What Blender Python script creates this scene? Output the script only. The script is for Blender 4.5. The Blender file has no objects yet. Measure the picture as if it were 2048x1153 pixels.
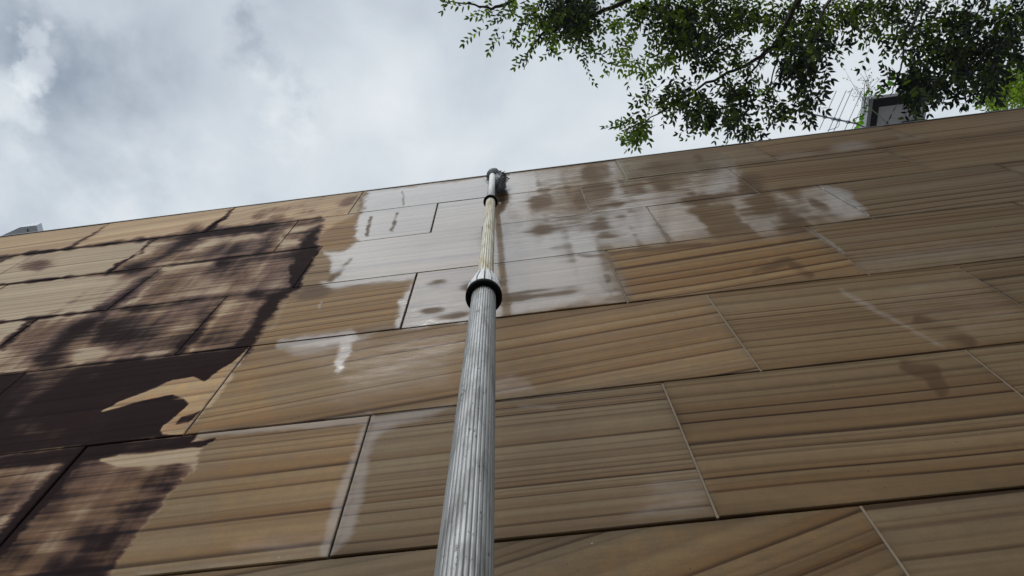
import bpy, bmesh, math, random
import numpy as np
from mathutils import Vector, Matrix
random.seed(7); RNG = np.random.default_rng(11)
S = bpy.context.scene
R = math.radians
EYE = 1.45                                   # eye height above the ground, metres

# ------------------------------------------------------------------ camera
cam_d = bpy.data.cameras.new('camera'); cam = bpy.data.objects.new('camera', cam_d)
S.collection.objects.link(cam); S.camera = cam
FOC = 1200.0
cam_d.sensor_width = 36; cam_d.lens = FOC/2048*36; cam_d.clip_start = .02; cam_d.clip_end = 3000
CM = np.array([[0.992366, 0.117188, 0.038414], [0.122189, -0.892163, -0.434874], [-0.01669, 0.436248, -0.899671]])
m4 = Matrix([list(CM[i]) + [0] for i in range(3)] + [[0, 0, 0, 1]]); m4.translation = Vector((0, 0, EYE))
cam.matrix_world = m4

# ------------------------------------------------------------------ sky, sun, exposure
SUN_EL, SUN_AZ = R(46), R(15)                # the bright part of the overcast sky lies behind the photographer
sun_dir = Vector((math.sin(SUN_AZ)*math.cos(SUN_EL)*-1.0, -math.cos(SUN_AZ)*math.cos(SUN_EL), math.sin(SUN_EL)))
sl = bpy.data.lights.new('sun', 'SUN'); sl.energy = 1.25; sl.angle = R(25); sl.color = (1, .965, .92)
so = bpy.data.objects.new('sun', sl); S.collection.objects.link(so)
so.rotation_euler = sun_dir.to_track_quat('Z', 'Y').to_euler()
S.view_settings.view_transform = 'Standard'; S.view_settings.look = 'None'
S.view_settings.exposure = 0.0; S.view_settings.gamma = 1.0

def sight(px, py):
    """direction from the eye towards a surveyed point (2048 x 1153 survey frame)"""
    d = CM @ np.array([(px-1024)/FOC, -(py-576.5)/FOC, -1.0])
    return Vector(d)
def at_z(px, py, z):                          # z above eye
    d = sight(px, py); d = d*(z/d.z); return Vector((d.x, d.y, d.z+EYE))
def at_depth(px, py, dep):
    d = sight(px, py)*dep; return Vector((d.x, d.y, d.z+EYE))
def survey(P):                                # P (n,3) world -> survey frame
    d = (P - np.array([0, 0, EYE])) @ CM
    return 1024+FOC*d[:, 0]/-d[:, 2], 576.5-FOC*d[:, 1]/-d[:, 2], -d[:, 2]

class NT:
    """tiny node-tree helper"""
    def __init__(s, tree): s.t = tree; s.n = tree.nodes; s.l = tree.links; s.n.clear()
    def new(s, typ, ins=None, **kw):
        x = s.n.new(typ)
        for k, v in kw.items(): setattr(x, k, v)
        for k, v in (ins or {}).items():
            if hasattr(v, 'is_output') or isinstance(v, bpy.types.NodeSocket): s.l.new(v, x.inputs[k])
            else: x.inputs[k].default_value = v
        return x
    def math(s, op, a, b=0.0, c=0.0, clamp=False):
        x = s.new('ShaderNodeMath', {0: a, 1: b, 2: c}, operation=op); x.use_clamp = clamp; return x.outputs[0]
    def mix(s, f, a, b, mode='MIX'):
        x = s.n.new('ShaderNodeMix'); x.data_type = 'RGBA'; x.blend_type = mode; x.clamp_factor = True
        for i, v in ((0, f), (6, a), (7, b)):
            if isinstance(v, bpy.types.NodeSocket): s.l.new(v, x.inputs[i])
            else: x.inputs[i].default_value = v if i == 0 else (tuple(v)+(1,))[:4]
        return x.outputs[2]
    def sm(s, v, a, b, lo=0.0, hi=1.0):
        x = s.n.new('ShaderNodeMapRange'); x.interpolation_type = 'SMOOTHSTEP'
        for i, q in ((0, v), (1, a), (2, b), (3, lo), (4, hi)):
            if isinstance(q, bpy.types.NodeSocket): s.l.new(q, x.inputs[i])
            else: x.inputs[i].default_value = q
        return x.outputs[0]
    def noise(s, vec, scale, detail=3, rough=.5, dim='3D', dist=0.0):
        x = s.new('ShaderNodeTexNoise', {'Scale': scale, 'Detail': detail, 'Roughness': rough, 'Distortion': dist}, noise_dimensions=dim)
        if vec is not None: s.l.new(vec, x.inputs['Vector'])
        return x.outputs[0]
    def vmath(s, op, a, b=(0, 0, 0)):
        x = s.n.new('ShaderNodeVectorMath'); x.operation = op
        for i, v in ((0, a), (1, b)):
            if isinstance(v, bpy.types.NodeSocket): s.l.new(v, x.inputs[i])
            else: x.inputs[i].default_value = v
        return x.outputs['Value'] if op in ('DOT_PRODUCT', 'LENGTH', 'DISTANCE') else x.outputs[0]

W = bpy.data.worlds.new('World'); S.world = W; W.use_nodes = True
w = NT(W.node_tree)
tc = w.new('ShaderNodeTexCoord'); D = tc.outputs['Generated']
D = w.vmath('NORMALIZE', D)
sep = w.new('ShaderNodeSeparateXYZ', {0: D})
zc = w.math('MAXIMUM', sep.outputs[2], .12)
deck = w.new('ShaderNodeCombineXYZ', {0: w.math('DIVIDE', sep.outputs[0], zc), 1: w.math('DIVIDE', sep.outputs[1], zc), 2: 0.0}).outputs[0]
n_big = w.noise(deck, 2.6, 5, .5, dist=.25)
n_mid = w.noise(w.vmath('ADD', deck, (3.1, 7.7, 0)), 5.0, 5, .50, dist=.4)
n_warp = w.new('ShaderNodeTexNoise', {'Vector': deck, 'Scale': 7.0, 'Detail': 6.0, 'Roughness': .6})
wv = w.vmath('SCALE', w.vmath('SUBTRACT', n_warp.outputs['Color'], (.5, .5, .5)), (0, 0, 0))
w.t.links[-1].to_node if False else None
wv.node.inputs['Scale'].default_value = .30
deckw = w.vmath('ADD', deck, wv)
def cloud_lobe(px, py, r, soft=1.0):
    d = sight(px, py); c = (d.x/d.z, d.y/d.z, 0)
    dist = w.vmath('DISTANCE', deckw, c)
    return w.sm(dist, r*(1-soft), r, 1.0, 0.0)
lum = w.math('ADD', w.math('MULTIPLY', w.math('SUBTRACT', n_big, .5), .42), w.math('MULTIPLY', w.math('SUBTRACT', n_mid, .5), .48))
lum = w.math('ADD', lum, .70)
for (px, py, r, a, so_) in [(120, 270, .26, -.17, 1), (180, 350, .20, -.11, 1), (330, 210, .18, -.07, 1), (548, 150, .085, -.17, .8), (330, 20, .22, -.02, 1), (20, 190, .085, .28, .8),
                       (50, 130, .07, .22, .6), (-40, 60, .16, -.12, .8), (0, 330, .12, .15, 1), (560, 232, .07, .12, .9), (900, 130, .16, .02, 1), (700, 40, .2, -.04, 1),
                       (180, 60, .11, .08, .9), (300, 440, .3, .16, 1), (800, 330, .30, .12, 1), (1250, 250, .4, .14, 1), (1700, 150, .45, .16, 1), (880, 130, .12, -.02, 1)]:
    lum = w.math('ADD', lum, w.math('MULTIPLY', cloud_lobe(px, py, r, so_), a))
lum = w.math('MINIMUM', w.math('MAXIMUM', lum, .25), .98)
cr = w.new('ShaderNodeValToRGB', {0: lum}); e = cr.color_ramp.elements
e[0].position = .25; e[0].color = (.16, .20, .27, 1); e[1].position = .98; e[1].color = (.86, .90, .94, 1)
for p, c in ((.42, (.285, .345, .43)), (.60, (.54, .60, .675)), (.76, (.68, .745, .80))):
    k = cr.color_ramp.elements.new(p); k.color = c+(1,)
sky = w.new('ShaderNodeTexSky', sky_type='NISHITA', sun_disc=False, sun_elevation=SUN_EL, sun_rotation=R(180)+SUN_AZ)
lobe = w.sm(w.vmath('DOT_PRODUCT', D, tuple(sun_dir)), .76, 1.0)
up = w.sm(sep.outputs[2], -.02, .10)
lobe2 = w.math('MULTIPLY', lobe, 2.2)
bright = w.math('ADD', 1.0, lobe2)
cl = w.mix(1.0, cr.outputs[0], w.new('ShaderNodeCombineColor', {0: bright, 1: bright, 2: bright}).outputs[0], 'MULTIPLY')
cl = w.mix(up, (.12, .11, .10), cl)
bg1 = w.new('ShaderNodeBackground', {'Color': sky.outputs[0], 'Strength': .08})
bg2 = w.new('ShaderNodeBackground', {'Color': cl, 'Strength': 1.0})
mx = w.new('ShaderNodeMixShader', {0: .93, 1: bg1.outputs[0], 2: bg2.outputs[0]})
w.new('ShaderNodeOutputWorld', {'Surface': mx.outputs[0]})
cl_node = None

# ------------------------------------------------------------------ materials
def material(name):
    m = bpy.data.materials.new(name); m.use_nodes = True; return m, NT(m.node_tree)
def finish(m, k, surf): k.new('ShaderNodeOutputMaterial', {'Surface': surf}); return m
def simple(name, col, rough=.6, metal=0.0, var=.25, scale=30, bump=.1, dirt=None, spec=.5):
    m, k = material(name); tc = k.new('ShaderNodeTexCoord').outputs['Object']
    n = k.noise(tc, scale, 6, .6); n2 = k.noise(tc, scale*.13, 3, .6)
    v = k.math('MULTIPLY_ADD', k.math('ADD', n, n2), var, 1-var)
    c = k.mix(1.0, col, k.new('ShaderNodeCombineColor', {0: v, 1: v, 2: v}).outputs[0], 'MULTIPLY')
    if dirt: c = k.mix(k.sm(n2, .52, .72), c, dirt)
    b = k.new('ShaderNodeBump', {'Height': n, 'Strength': bump, 'Distance': .002})
    p = k.new('ShaderNodeBsdfPrincipled', {'Base Color': c, 'Roughness': rough, 'Metallic': metal, 'Normal': b.outputs[0]})
    p.inputs['Specular IOR Level'].default_value = spec
    return finish(m, k, p.outputs[0])

def sandstone():
    m, k = material('banded sandstone')
    st = k.new('ShaderNodeAttribute', attribute_name='strata'); ss = k.new('ShaderNodeSeparateXYZ', {0: st.outputs['Vector']})
    a1 = k.new('ShaderNodeAttribute', attribute_name='stain_sheen'); s1 = k.new('ShaderNodeSeparateXYZ', {0: a1.outputs['Vector']})
    a2 = k.new('ShaderNodeAttribute', attribute_name='tone'); s2 = k.new('ShaderNodeSeparateXYZ', {0: a2.outputs['Vector']})
    a3 = k.new('ShaderNodeAttribute', attribute_name='panel'); s3 = k.new('ShaderNodeSeparateXYZ', {0: a3.outputs['Vector']})
    pos = k.new('ShaderNodeTexCoord').outputs['Object']
    u, t, seed = ss.outputs[0], ss.outputs[1], ss.outputs[2]
    dark, wet, pale = s1.outputs; dry, ochre, brown = s2.outputs
    density, wobble, contrast = s3.outputs
    # bedding coordinate, gently warped
    lv = k.new('ShaderNodeCombineXYZ', {0: k.math('MULTIPLY', u, 1.1), 1: k.math('MULTIPLY', t, 1.6), 2: seed}).outputs[0]
    wrp = k.math('MULTIPLY', k.math('SUBTRACT', k.noise(lv, .8, 1, .4), .5), k.math('MULTIPLY', wobble, .7))
    tt = k.math('ADD', t, wrp)
    def band(freq, off, stretch):
        v = k.new('ShaderNodeCombineXYZ', {0: k.math('MULTIPLY', u, stretch), 1: k.math('MULTIPLY', tt, freq), 2: k.math('ADD', seed, off)}).outputs[0]
        return k.noise(v, 1.0, 2, .5)
    # sharp ferruginous lines, dark below, fading upward
    f1 = k.math('MULTIPLY', tt, k.math('MULTIPLY', density, 1.15))
    jit = k.math('MULTIPLY', k.noise(k.new('ShaderNodeCombineXYZ', {0: 0.0, 1: k.math('MULTIPLY', tt, 8.0), 2: seed}).outputs[0], 1.0, 1, .4), 2.6)
    f1 = k.math('ADD', f1, jit)
    fr = k.math('FRACT', f1); cell = k.math('FLOOR', f1)
    wn = k.new('ShaderNodeTexWhiteNoise', {'Vector': k.new('ShaderNodeCombineXYZ', {0: cell, 1: seed, 2: 3.0}).outputs[0]}, noise_dimensions='3D')
    amp = k.sm(wn.outputs['Value'], -.12, .72)
    along = k.sm(band(30, 5.0, .9), .12, .55)
    line = k.math('MULTIPLY', k.math('MULTIPLY', k.sm(fr, .0, .05), k.sm(fr, .09, .25, 1.0, 0.0)), k.math('MULTIPLY', amp, along))
    halo = k.math('MULTIPLY', k.math('MULTIPLY', k.sm(fr, .0, .08), k.sm(fr, .1, .95, 1.0, 0.0)), amp)
    f2 = k.math('ADD', k.math('MULTIPLY', tt, k.math('MULTIPLY', density, 2.7)), k.math('MULTIPLY', jit, 1.7)); fr2 = k.math('FRACT', f2)
    line2 = k.math('MULTIPLY', k.math('MULTIPLY', k.sm(fr2, .0, .15), k.sm(fr2, .15, .55, 1.0, 0.0)), k.sm(band(9, 2.0, .5), .42, .62))
    broad = k.sm(band(7.0, 11.0, .25), .42, .74)
    broad2 = k.sm(band(22.0, 21.0, .5), .40, .66)
    grain = k.math('ADD', k.math('MULTIPLY', k.noise(pos, 900, 2, .7), .5), k.math('MULTIPLY', k.noise(pos, 330, 3, .75), .5)); mott = k.noise(pos, 26, 5, .6); streak = k.noise(k.vmath('MULTIPLY', pos, (3, 1, 90)), 1.0, 5, .65)
    tan = (.252, .182, .104); tan2 = (.188, .123, .062); och = (.178, .094, .033); brn = (.066, .035, .016)
    c = k.mix(broad, tan, tan2)
    c = k.mix(k.math('MULTIPLY', halo, .68), c, och)
    c = k.mix(k.math('MULTIPLY', broad2, .26), c, (.11, .052, .026))
    c = k.mix(k.math('MULTIPLY', line2, k.math('MULTIPLY', contrast, .45)), c, brn)
    c = k.mix(k.math('MULTIPLY', line, k.math('MULTIPLY', contrast, .97)), c, (.027, .011, .005))
    c = k.mix(k.math('MULTIPLY', ochre, k.sm(mott, .3, .7, .45, 1.0)), c, k.mix(1.0, c, k.mix(broad2, (1.34, 1.11, .76), (1.18, .93, .62)), 'MULTIPLY'))
    pw = k.new('ShaderNodeAttribute', attribute_name='tone_and_shade').outputs['Fac']
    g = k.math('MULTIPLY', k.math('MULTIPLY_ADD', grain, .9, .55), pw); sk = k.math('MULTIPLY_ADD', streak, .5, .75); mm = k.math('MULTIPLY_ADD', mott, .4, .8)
    gg = k.math('MULTIPLY', g, k.math('MULTIPLY', sk, mm))
    hv = k.new('ShaderNodeTexWhiteNoise', {'W': k.math('ADD', seed, 7.3)}, noise_dimensions='1D').outputs['Value']
    c = k.mix(1.0, c, k.mix(hv, (1.01, .965, .90), (.93, .955, 1.03)), 'MULTIPLY')
    c = k.mix(1.0, c, k.new('ShaderNodeCombineColor', {0: gg, 1: gg, 2: gg}).outputs[0], 'MULTIPLY')
    # dry, not yet washed stone is paler and greyer
    dryc = k.mix(1.0, k.mix(.32, c, (.175, .155, .118)), (2.05, 2.12, 2.20), 'MULTIPLY')
    c = k.mix(dry, c, dryc)
    # brown stains, with tree reflections on the wet stone painted in
    ragn = k.noise(k.vmath('MULTIPLY', pos, (7, 1, 42)), 1.0, 7, .70)
    rag = k.math('SUBTRACT', ragn, .5)
    bm = k.sm(k.math('MULTIPLY_ADD', rag, .9, brown), .05, 1.0)
    c = k.mix(k.math('MULTIPLY', bm, .92), c, k.mix(.7, c, (.058, .030, .013)))
    # drying, chalky film left by the washing, plus sky reflection painted pale
    pm = k.sm(k.math('MULTIPLY_ADD', rag, 1.0, pale), .08, 1.1)
    pc = k.mix(.55, k.mix(1.0, c, (1.75, 1.9, 2.25), 'MULTIPLY'), (.33, .315, .315))
    c = k.mix(k.math('MULTIPLY', k.math('MULTIPLY', pm, k.math('MULTIPLY_ADD', bm, -.9, 1.0)), .72), c, pc)
    # black mould: follows the bedding, purple-brown where thin
    mn = k.math('ADD', k.math('MULTIPLY', k.noise(k.vmath('MULTIPLY', pos, (2.6, 1, 60)), 1.0, 6, .62), .52), k.math('MULTIPLY', k.noise(k.vmath('MULTIPLY', pos, (13, 1, 2.0)), 1.0, 4, .55), .48)); mn2 = k.noise(k.vmath('MULTIPLY', pos, (5, 1, 2.2)), 1.0, 5, .6)
    dark = k.math('MULTIPLY', dark, k.sm(mn2, .28, .60, 1.25, .92))
    dm = k.sm(k.math('ADD', dark, k.math('MULTIPLY', k.math('MULTIPLY', k.math('SUBTRACT', mn, .5), 1.5), k.math('MULTIPLY', dark, 2.5, clamp=True))), .12, 1.22)
    thin = k.mix(1.0, c, k.mix(k.sm(mn2, .35, .65), (.38, .27, .315), (.46, .34, .28)), 'MULTIPLY')
    c = k.mix(k.math('MULTIPLY', k.sm(dm, 0.0, .42), .95), c, thin)
    c = k.mix(k.sm(k.math('MULTIPLY_ADD', line, .36, dm), .30, .98, 0.0, .93), c, (.0125, .0085, .0105))
    # scattered pits and lichen specks
    vo2 = k.new('ShaderNodeTexVoronoi', {'Vector': pos, 'Scale': 31.0}, feature='F1')
    pit = k.math('MULTIPLY', k.sm(vo2.outputs['Distance'], .03, .09, 1.0, 0.0), k.sm(k.noise(pos, 7.3, 2), .52, .60))
    c = k.mix(k.math('MULTIPLY', pit, .75), c, (.05, .032, .02))
    vo = k.new('ShaderNodeTexVoronoi', {'Vector': pos, 'Scale': 17.0}, feature='F1')
    spk = k.math('MULTIPLY', k.sm(vo.outputs['Distance'], .018, .05, 1.0, 0.0), k.sm(k.noise(pos, 4.3, 2), .5, .62))
    c = k.mix(k.math('MULTIPLY', spk, .6), c, (.42, .36, .28))
    wm = k.sm(k.math('MULTIPLY_ADD', rag, .5, k.math('SUBTRACT', wet, k.math('MULTIPLY', bm, .75))), .10, 1.0)
    h = k.math('ADD', k.math('MULTIPLY', grain, .5), k.math('ADD', k.math('MULTIPLY', mott, 1.2), k.math('MULTIPLY', line, -.5)))
    bmp = k.new('ShaderNodeBump', {'Height': h, 'Strength': .35, 'Distance': .0011})
    hw = k.noise(k.vmath('MULTIPLY', pos, (5, 1, 11)), 1.0, 4, .55)
    cb = k.new('ShaderNodeBump', {'Height': hw, 'Strength': .22, 'Distance': .010})
    p = k.new('ShaderNodeBsdfPrincipled', {'Base Color': c, 'Normal': bmp.outputs[0],
        'Roughness': k.math('MULTIPLY_ADD', mott, .25, .60), 'Coat Weight': wm, 'Coat Roughness': k.math('MULTIPLY_ADD', hw, .10, .07), 'Coat IOR': 1.52, 'Coat Normal': cb.outputs[0]})
    k.l.new(k.math('MULTIPLY_ADD', dm, -.13, .14), p.inputs['Specular IOR Level'])
    return finish(m, k, p.outputs[0])

def leafmat(name, shadow, light, trans):
    m, k = material(name); at = k.new('ShaderNodeAttribute', attribute_name='hue')
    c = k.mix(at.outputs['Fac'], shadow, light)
    d = k.new('ShaderNodeBsdfPrincipled', {'Base Color': c, 'Roughness': .65})
    d.inputs['Specular IOR Level'].default_value = .25
    tr = k.new('ShaderNodeBsdfTranslucent', {'Color': k.mix(1.0, c, (1.7, 2.1, .7), 'MULTIPLY')})
    f = k.math('MULTIPLY', k.math('POWER', at.outputs['Fac'], .8), trans)
    return finish(m, k, k.new('ShaderNodeMixShader', {0: f, 1: d.outputs[0], 2: tr.outputs[0]}).outputs[0])

def alu(name, col, stainc, amt, rough, metal):
    m, k = material(name); tc = k.new('ShaderNodeTexCoord').outputs['Object']
    n = k.noise(k.vmath('MULTIPLY', tc, (60, 60, 5)), 1.0, 6, .65); n2 = k.noise(tc, 140, 3, .7); n3 = k.noise(k.vmath('MULTIPLY', tc, (26, 26, 2.2)), 1.0, 4, .6)
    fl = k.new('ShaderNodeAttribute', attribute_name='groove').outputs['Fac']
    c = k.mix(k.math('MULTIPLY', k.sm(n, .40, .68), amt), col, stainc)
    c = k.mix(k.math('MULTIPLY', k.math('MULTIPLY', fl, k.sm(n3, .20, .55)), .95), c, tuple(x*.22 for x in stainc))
    c = k.mix(k.sm(n2, .63, .70, 0.0, .85), c, (.05, .045, .04))
    n4 = k.noise(k.vmath('MULTIPLY', tc, (90, 90, 30)), 1.0, 4, .7); c = k.mix(k.sm(n4, .62, .70, 0.0, .8), c, tuple(x*.3 for x in stainc))
    b = k.new('ShaderNodeBump', {'Height': n2, 'Strength': .25, 'Distance': .0008})
    p = k.new('ShaderNodeBsdfPrincipled', {'Base Color': c, 'Roughness': k.math('MULTIPLY_ADD', n, .25, rough), 'Metallic': metal, 'Normal': b.outputs[0]})
    return finish(m, k, p.outputs[0])

M = dict(
    stone=sandstone(),
    joint=simple('dark joint', (.035, .027, .022), .95), grout=simple('pale lime grout', (.20, .155, .11), .9, var=.5, scale=60, bump=.5),
    core=simple('concrete backing', (.22, .21, .19), .9), coping=simple('lead grey coping metal', (.16, .16, .165), .5, .3),
    paving=simple('grey paving', (.15, .143, .135), .85, var=.5, scale=6),
    alu=alu('fluted aluminium', (.33, .33, .325), (.145, .142, .135), .9, .44, .55),
    cream=alu('limescale aluminium', (.52, .50, .42), (.34, .25, .10), 1.0, .45, .25),
    white=alu('chalky white tube', (.60, .61, .60), (.38, .38, .37), .5, .5, .05),
    black=simple('black plastic', (.008, .008, .009), .8, bump=.05, spec=.15), grip=simple('worn grey plastic', (.60, .61, .62), .5, dirt=(.12, .12, .12)),
    bristle=simple('dark wet bristle', (.030, .036, .042), .55, var=.6, scale=80), hub=simple('grey rubber', (.22, .235, .25), .55), pad=simple('blue grey wet cloth', (.085, .10, .115), .5, var=.6, scale=45, bump=.6),
    bark=simple('bark', (.034, .027, .021), .9, var=.5, scale=40, bump=.8),
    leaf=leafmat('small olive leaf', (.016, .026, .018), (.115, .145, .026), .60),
    leaf2=leafmat('yellow green leaf', (.06, .085, .02), (.17, .22, .04), .6),
    leaf3=leafmat('fresh broad leaf', (.05, .11, .02), (.13, .27, .03), .6),
    weed=leafmat('thin weed leaf', (.07, .09, .05), (.14, .17, .09), .4),
    ant=simple('weathered antenna aluminium', (.30, .32, .34), .45, .5),
    hood=simple('charcoal powder coat', (.030, .030, .036), .5), soffit=simple('pale grey soffit', (.85, .85, .90), .6, var=.1), rim=simple('light metal rim', (.42, .43, .44), .5),
    louvre=simple('dark louvre', (.024, .023, .030), .5), pale=simple('pale roof paint', (.60, .64, .69), .6, var=.1), slot=simple('dark slot', (.05, .055, .06), .7),
    drop=simple('foamy water drop', (.8, .8, .8), .15, var=.05),
)

# ------------------------------------------------------------------ object helpers
def link(o, parent=None):
    S.collection.objects.link(o)
    if parent is not None: o.parent = parent
    return o
def mesh_obj(name, verts, faces, m, parent=None, smooth=False, attrs=None):
    me = bpy.data.meshes.new(name); me.from_pydata([tuple(v) for v in verts], [], [tuple(f) for f in faces]); me.update()
    me.materials.append(m)
    if smooth: me.polygons.foreach_set('use_smooth', [True]*len(me.polygons))
    for k, a in (attrs or {}).items():
        a = np.asarray(a, dtype=np.float32)
        if a.ndim == 1: me.attributes.new(k, 'FLOAT', 'POINT').data.foreach_set('value', a)
        else: me.attributes.new(k, 'FLOAT_VECTOR', 'POINT').data.foreach_set('vector', a.ravel())
    return link(bpy.data.objects.new(name, me), parent)
def empty(name, loc, label, cat, group=None):
    o = bpy.data.objects.new(name, None); o.location = loc; link(o); o.empty_display_size = .2
    o['label'] = label; o['category'] = cat
    if group: o['group'] = group
    return o
class Geo:
    def __init__(s): s.v = []; s.f = []; s.a = []
    def add(s, v, f, a=0.0):
        n = len(s.v); s.v += [tuple(q) for q in v]; s.f += [tuple(i+n for i in q) for q in f]; s.a += [a]*len(v)
    def box(s, x0, x1, y0, y1, z0, z1):
        v = [(x, y, z) for z in (z0, z1) for y in (y0, y1) for x in (x0, x1)]
        s.add(v, [(0, 2, 3, 1), (4, 5, 7, 6), (0, 1, 5, 4), (2, 6, 7, 3), (0, 4, 6, 2), (1, 3, 7, 5)])
    def tube(s, pts, rads, n=8, cap=True, fn=None):
        pts = [Vector(p) for p in pts]; rings = []
        up = Vector((0, 0, 1)) if abs((pts[-1]-pts[0]).normalized().z) < .95 else Vector((0, 1, 0))
        for i, p in enumerate(pts):
            d = (pts[min(i+1, len(pts)-1)]-pts[max(i-1, 0)]).normalized()
            a = d.cross(up).normalized(); b = a.cross(d)
            r = rads[i] if hasattr(rads, '__len__') else rads
            rings.append([p + (a*math.cos(2*math.pi*j/n)+b*math.sin(2*math.pi*j/n))*r*(fn(j) if fn else 1) for j in range(n)])
        v = [q for rg in rings for q in rg]; f = []
        for i in range(len(pts)-1):
            for j in range(n):
                k = (j+1) % n; f.append((i*n+j, i*n+k, (i+1)*n+k, (i+1)*n+j))
        if cap: f += [tuple(range(n-1, -1, -1)), tuple((len(pts)-1)*n+j for j in range(n))]
        s.add(v, f)
    def build(s, name, m, parent=None, smooth=False, attr=None):
        org = parent.matrix_basis.translation if parent is not None and parent.parent is None else (parent.parent.matrix_basis.translation if parent is not None else Vector((0, 0, 0)))
        v = [Vector(q)-org for q in s.v]
        o = mesh_obj(name, v, s.f, m, parent, smooth, {attr: s.a} if attr else None); return o

# ------------------------------------------------------------------ ground
g = Geo(); g.box(-600, 600, -600, 600, -.3, 0)
o = g.build('ground', M['paving']); o['kind'] = 'structure'

# ------------------------------------------------------------------ stained sandstone wall
TOPS = [3.730, 3.2846, 2.8057, 2.3269, 1.8480, 1.3691, .8903, .4114, -.0675, -.5464, -1.0253, -1.45]
JOINTS = {
 1: [((213, 451), (137, 498)), ((463, 421), (410, 465)), ((725, 386), (694, 431)), (-.205,), ((1231, 323), (1256, 361)), ((1496, 286), (1555, 321)), ((1771, 255), (1858, 282))],
 2: [((40, 510), (-8, 571)), ((309, 481), (215, 547)), ((572, 470), (547, 506)), ((875, 410), (860, 469)), ((1160, 373), (1181, 428)), ((1453, 336), (1519, 386)), ((1757, 297), (1867, 340))],
 3: [((320, 539), (212, 621)), ((641, 498), (584, 577)), (-.22,), ((1295, 417), (1341, 484)), ((1637, 373), (1742, 434)), ((1985, 322), (2130, 385))],
 4: [((75, 638), (-8, 700)), ((448, 599), (349, 710)), ((834, 547), (801, 657)), ((1212, 501), (1255, 603)), ((1610, 452), (1736, 547)), ((2018, 398), (2220, 492))],
 5: [((46, 746), (-170, 935)), ((502, 693), (368, 869)), (-.215,), ((1413, 589), (1520, 738)), ((1908, 529), (2158, 680))],
 6: [((171, 892), (0, 1095)), ((742, 826), (657, 1113)), ((1324, 765), (1436, 1035)), ((1945, 696), (2230, 960))],
 7: [(-1.045,), (-.225,), ((1721, 1010), (1820, 1153))],
}
def on_wall(px, py):
    d = sight(px, py); return d.x/d.y, d.z/d.y
def row_lines(r):
    vt, vb = TOPS[r-1], TOPS[r]; out = []
    for j in JOINTS.get(r, []):
        if len(j) == 1: out.append((j[0], j[0])); continue
        (u0, v0), (u1, v1) = on_wall(*j[0]), on_wall(*j[1])
        k = (u1-u0)/(v1-v0); k = max(-.035, min(.035, k)); um, vm = (u0+u1)/2, (v0+v1)/2
        out.append((um+k*(vt-vm), um+k*(vb-vm)))
    if not out: out = [(-.22+(.53 if r % 2 == 0 else 0),)*2]
    P = .828
    while out[0][0] > -6.2: out.insert(0, (out[0][0]-P, out[0][0]-P))
    while out[-1][0] < 6.2: out.append((out[-1][0]+P, out[-1][0]+P))
    return out

# --- stain and painted reflection survey: shapes in the 2048 x 1153 survey frame, laid onto the stone at their true place
def vnoise(x, y, s):
    xi = np.floor(x).astype(np.int64); yi = np.floor(y).astype(np.int64); fx = x-xi; fy = y-yi
    fx = fx*fx*(3-2*fx); fy = fy*fy*(3-2*fy)
    def h(a, b):
        q = (a*374761393+b*668265263+s*69069) & 0x7fffffff; q = ((q ^ (q >> 13))*1274126177) & 0x7fffffff; return ((q ^ (q >> 16)) & 0xffff)/65535.0
    return (h(xi, yi)*(1-fx)+h(xi+1, yi)*fx)*(1-fy)+(h(xi, yi+1)*(1-fx)+h(xi+1, yi+1)*fx)*fy-.5
def seg_dist(x, y, p, q):
    dx, dy = q[0]-p[0], q[1]-p[1]; L = dx*dx+dy*dy+1e-9
    t = np.clip(((x-p[0])*dx+(y-p[1])*dy)/L, 0, 1); return np.hypot(x-p[0]-t*dx, y-p[1]-t*dy), t
def poly(x, y, pts, f):
    d = np.full(x.shape, 1e9); ins = np.zeros(x.shape, bool); n = len(pts)
    for i in range(n):
        p, q = pts[i], pts[(i+1) % n]; d = np.minimum(d, seg_dist(x, y, p, q)[0])
        if p[1] != q[1]:
            c = ((p[1] > y) != (q[1] > y)) & (x < (q[0]-p[0])*(y-p[1])/(q[1]-p[1])+p[0]); ins ^= c
    d = np.where(ins, d, -d); t = np.clip(d/f+.5, 0, 1); return t*t*(3-2*t)
def stroke(x, y, pts, f):
    m = np.zeros(x.shape)
    for p, q in zip(pts, pts[1:]):
        d, t = seg_dist(x, y, p, q); wd = (p[2]*(1-t)+q[2]*t)*.5
        k = np.clip((wd-d)/f+.5, 0, 1); m = np.maximum(m, k*k*(3-2*k))
    return m
def ell(x, y, c, f=.5):
    cx, cy, rx, ry = c[:4]; a = c[4] if len(c) > 4 else -.12
    X = (x-cx)*math.cos(a)+(y-cy)*math.sin(a); Y = -(x-cx)*math.sin(a)+(y-cy)*math.cos(a)
    d = np.hypot(X/rx, Y/ry); k = np.clip((1-d)/f+.5, 0, 1); return k*k*(3-2*k)

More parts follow.
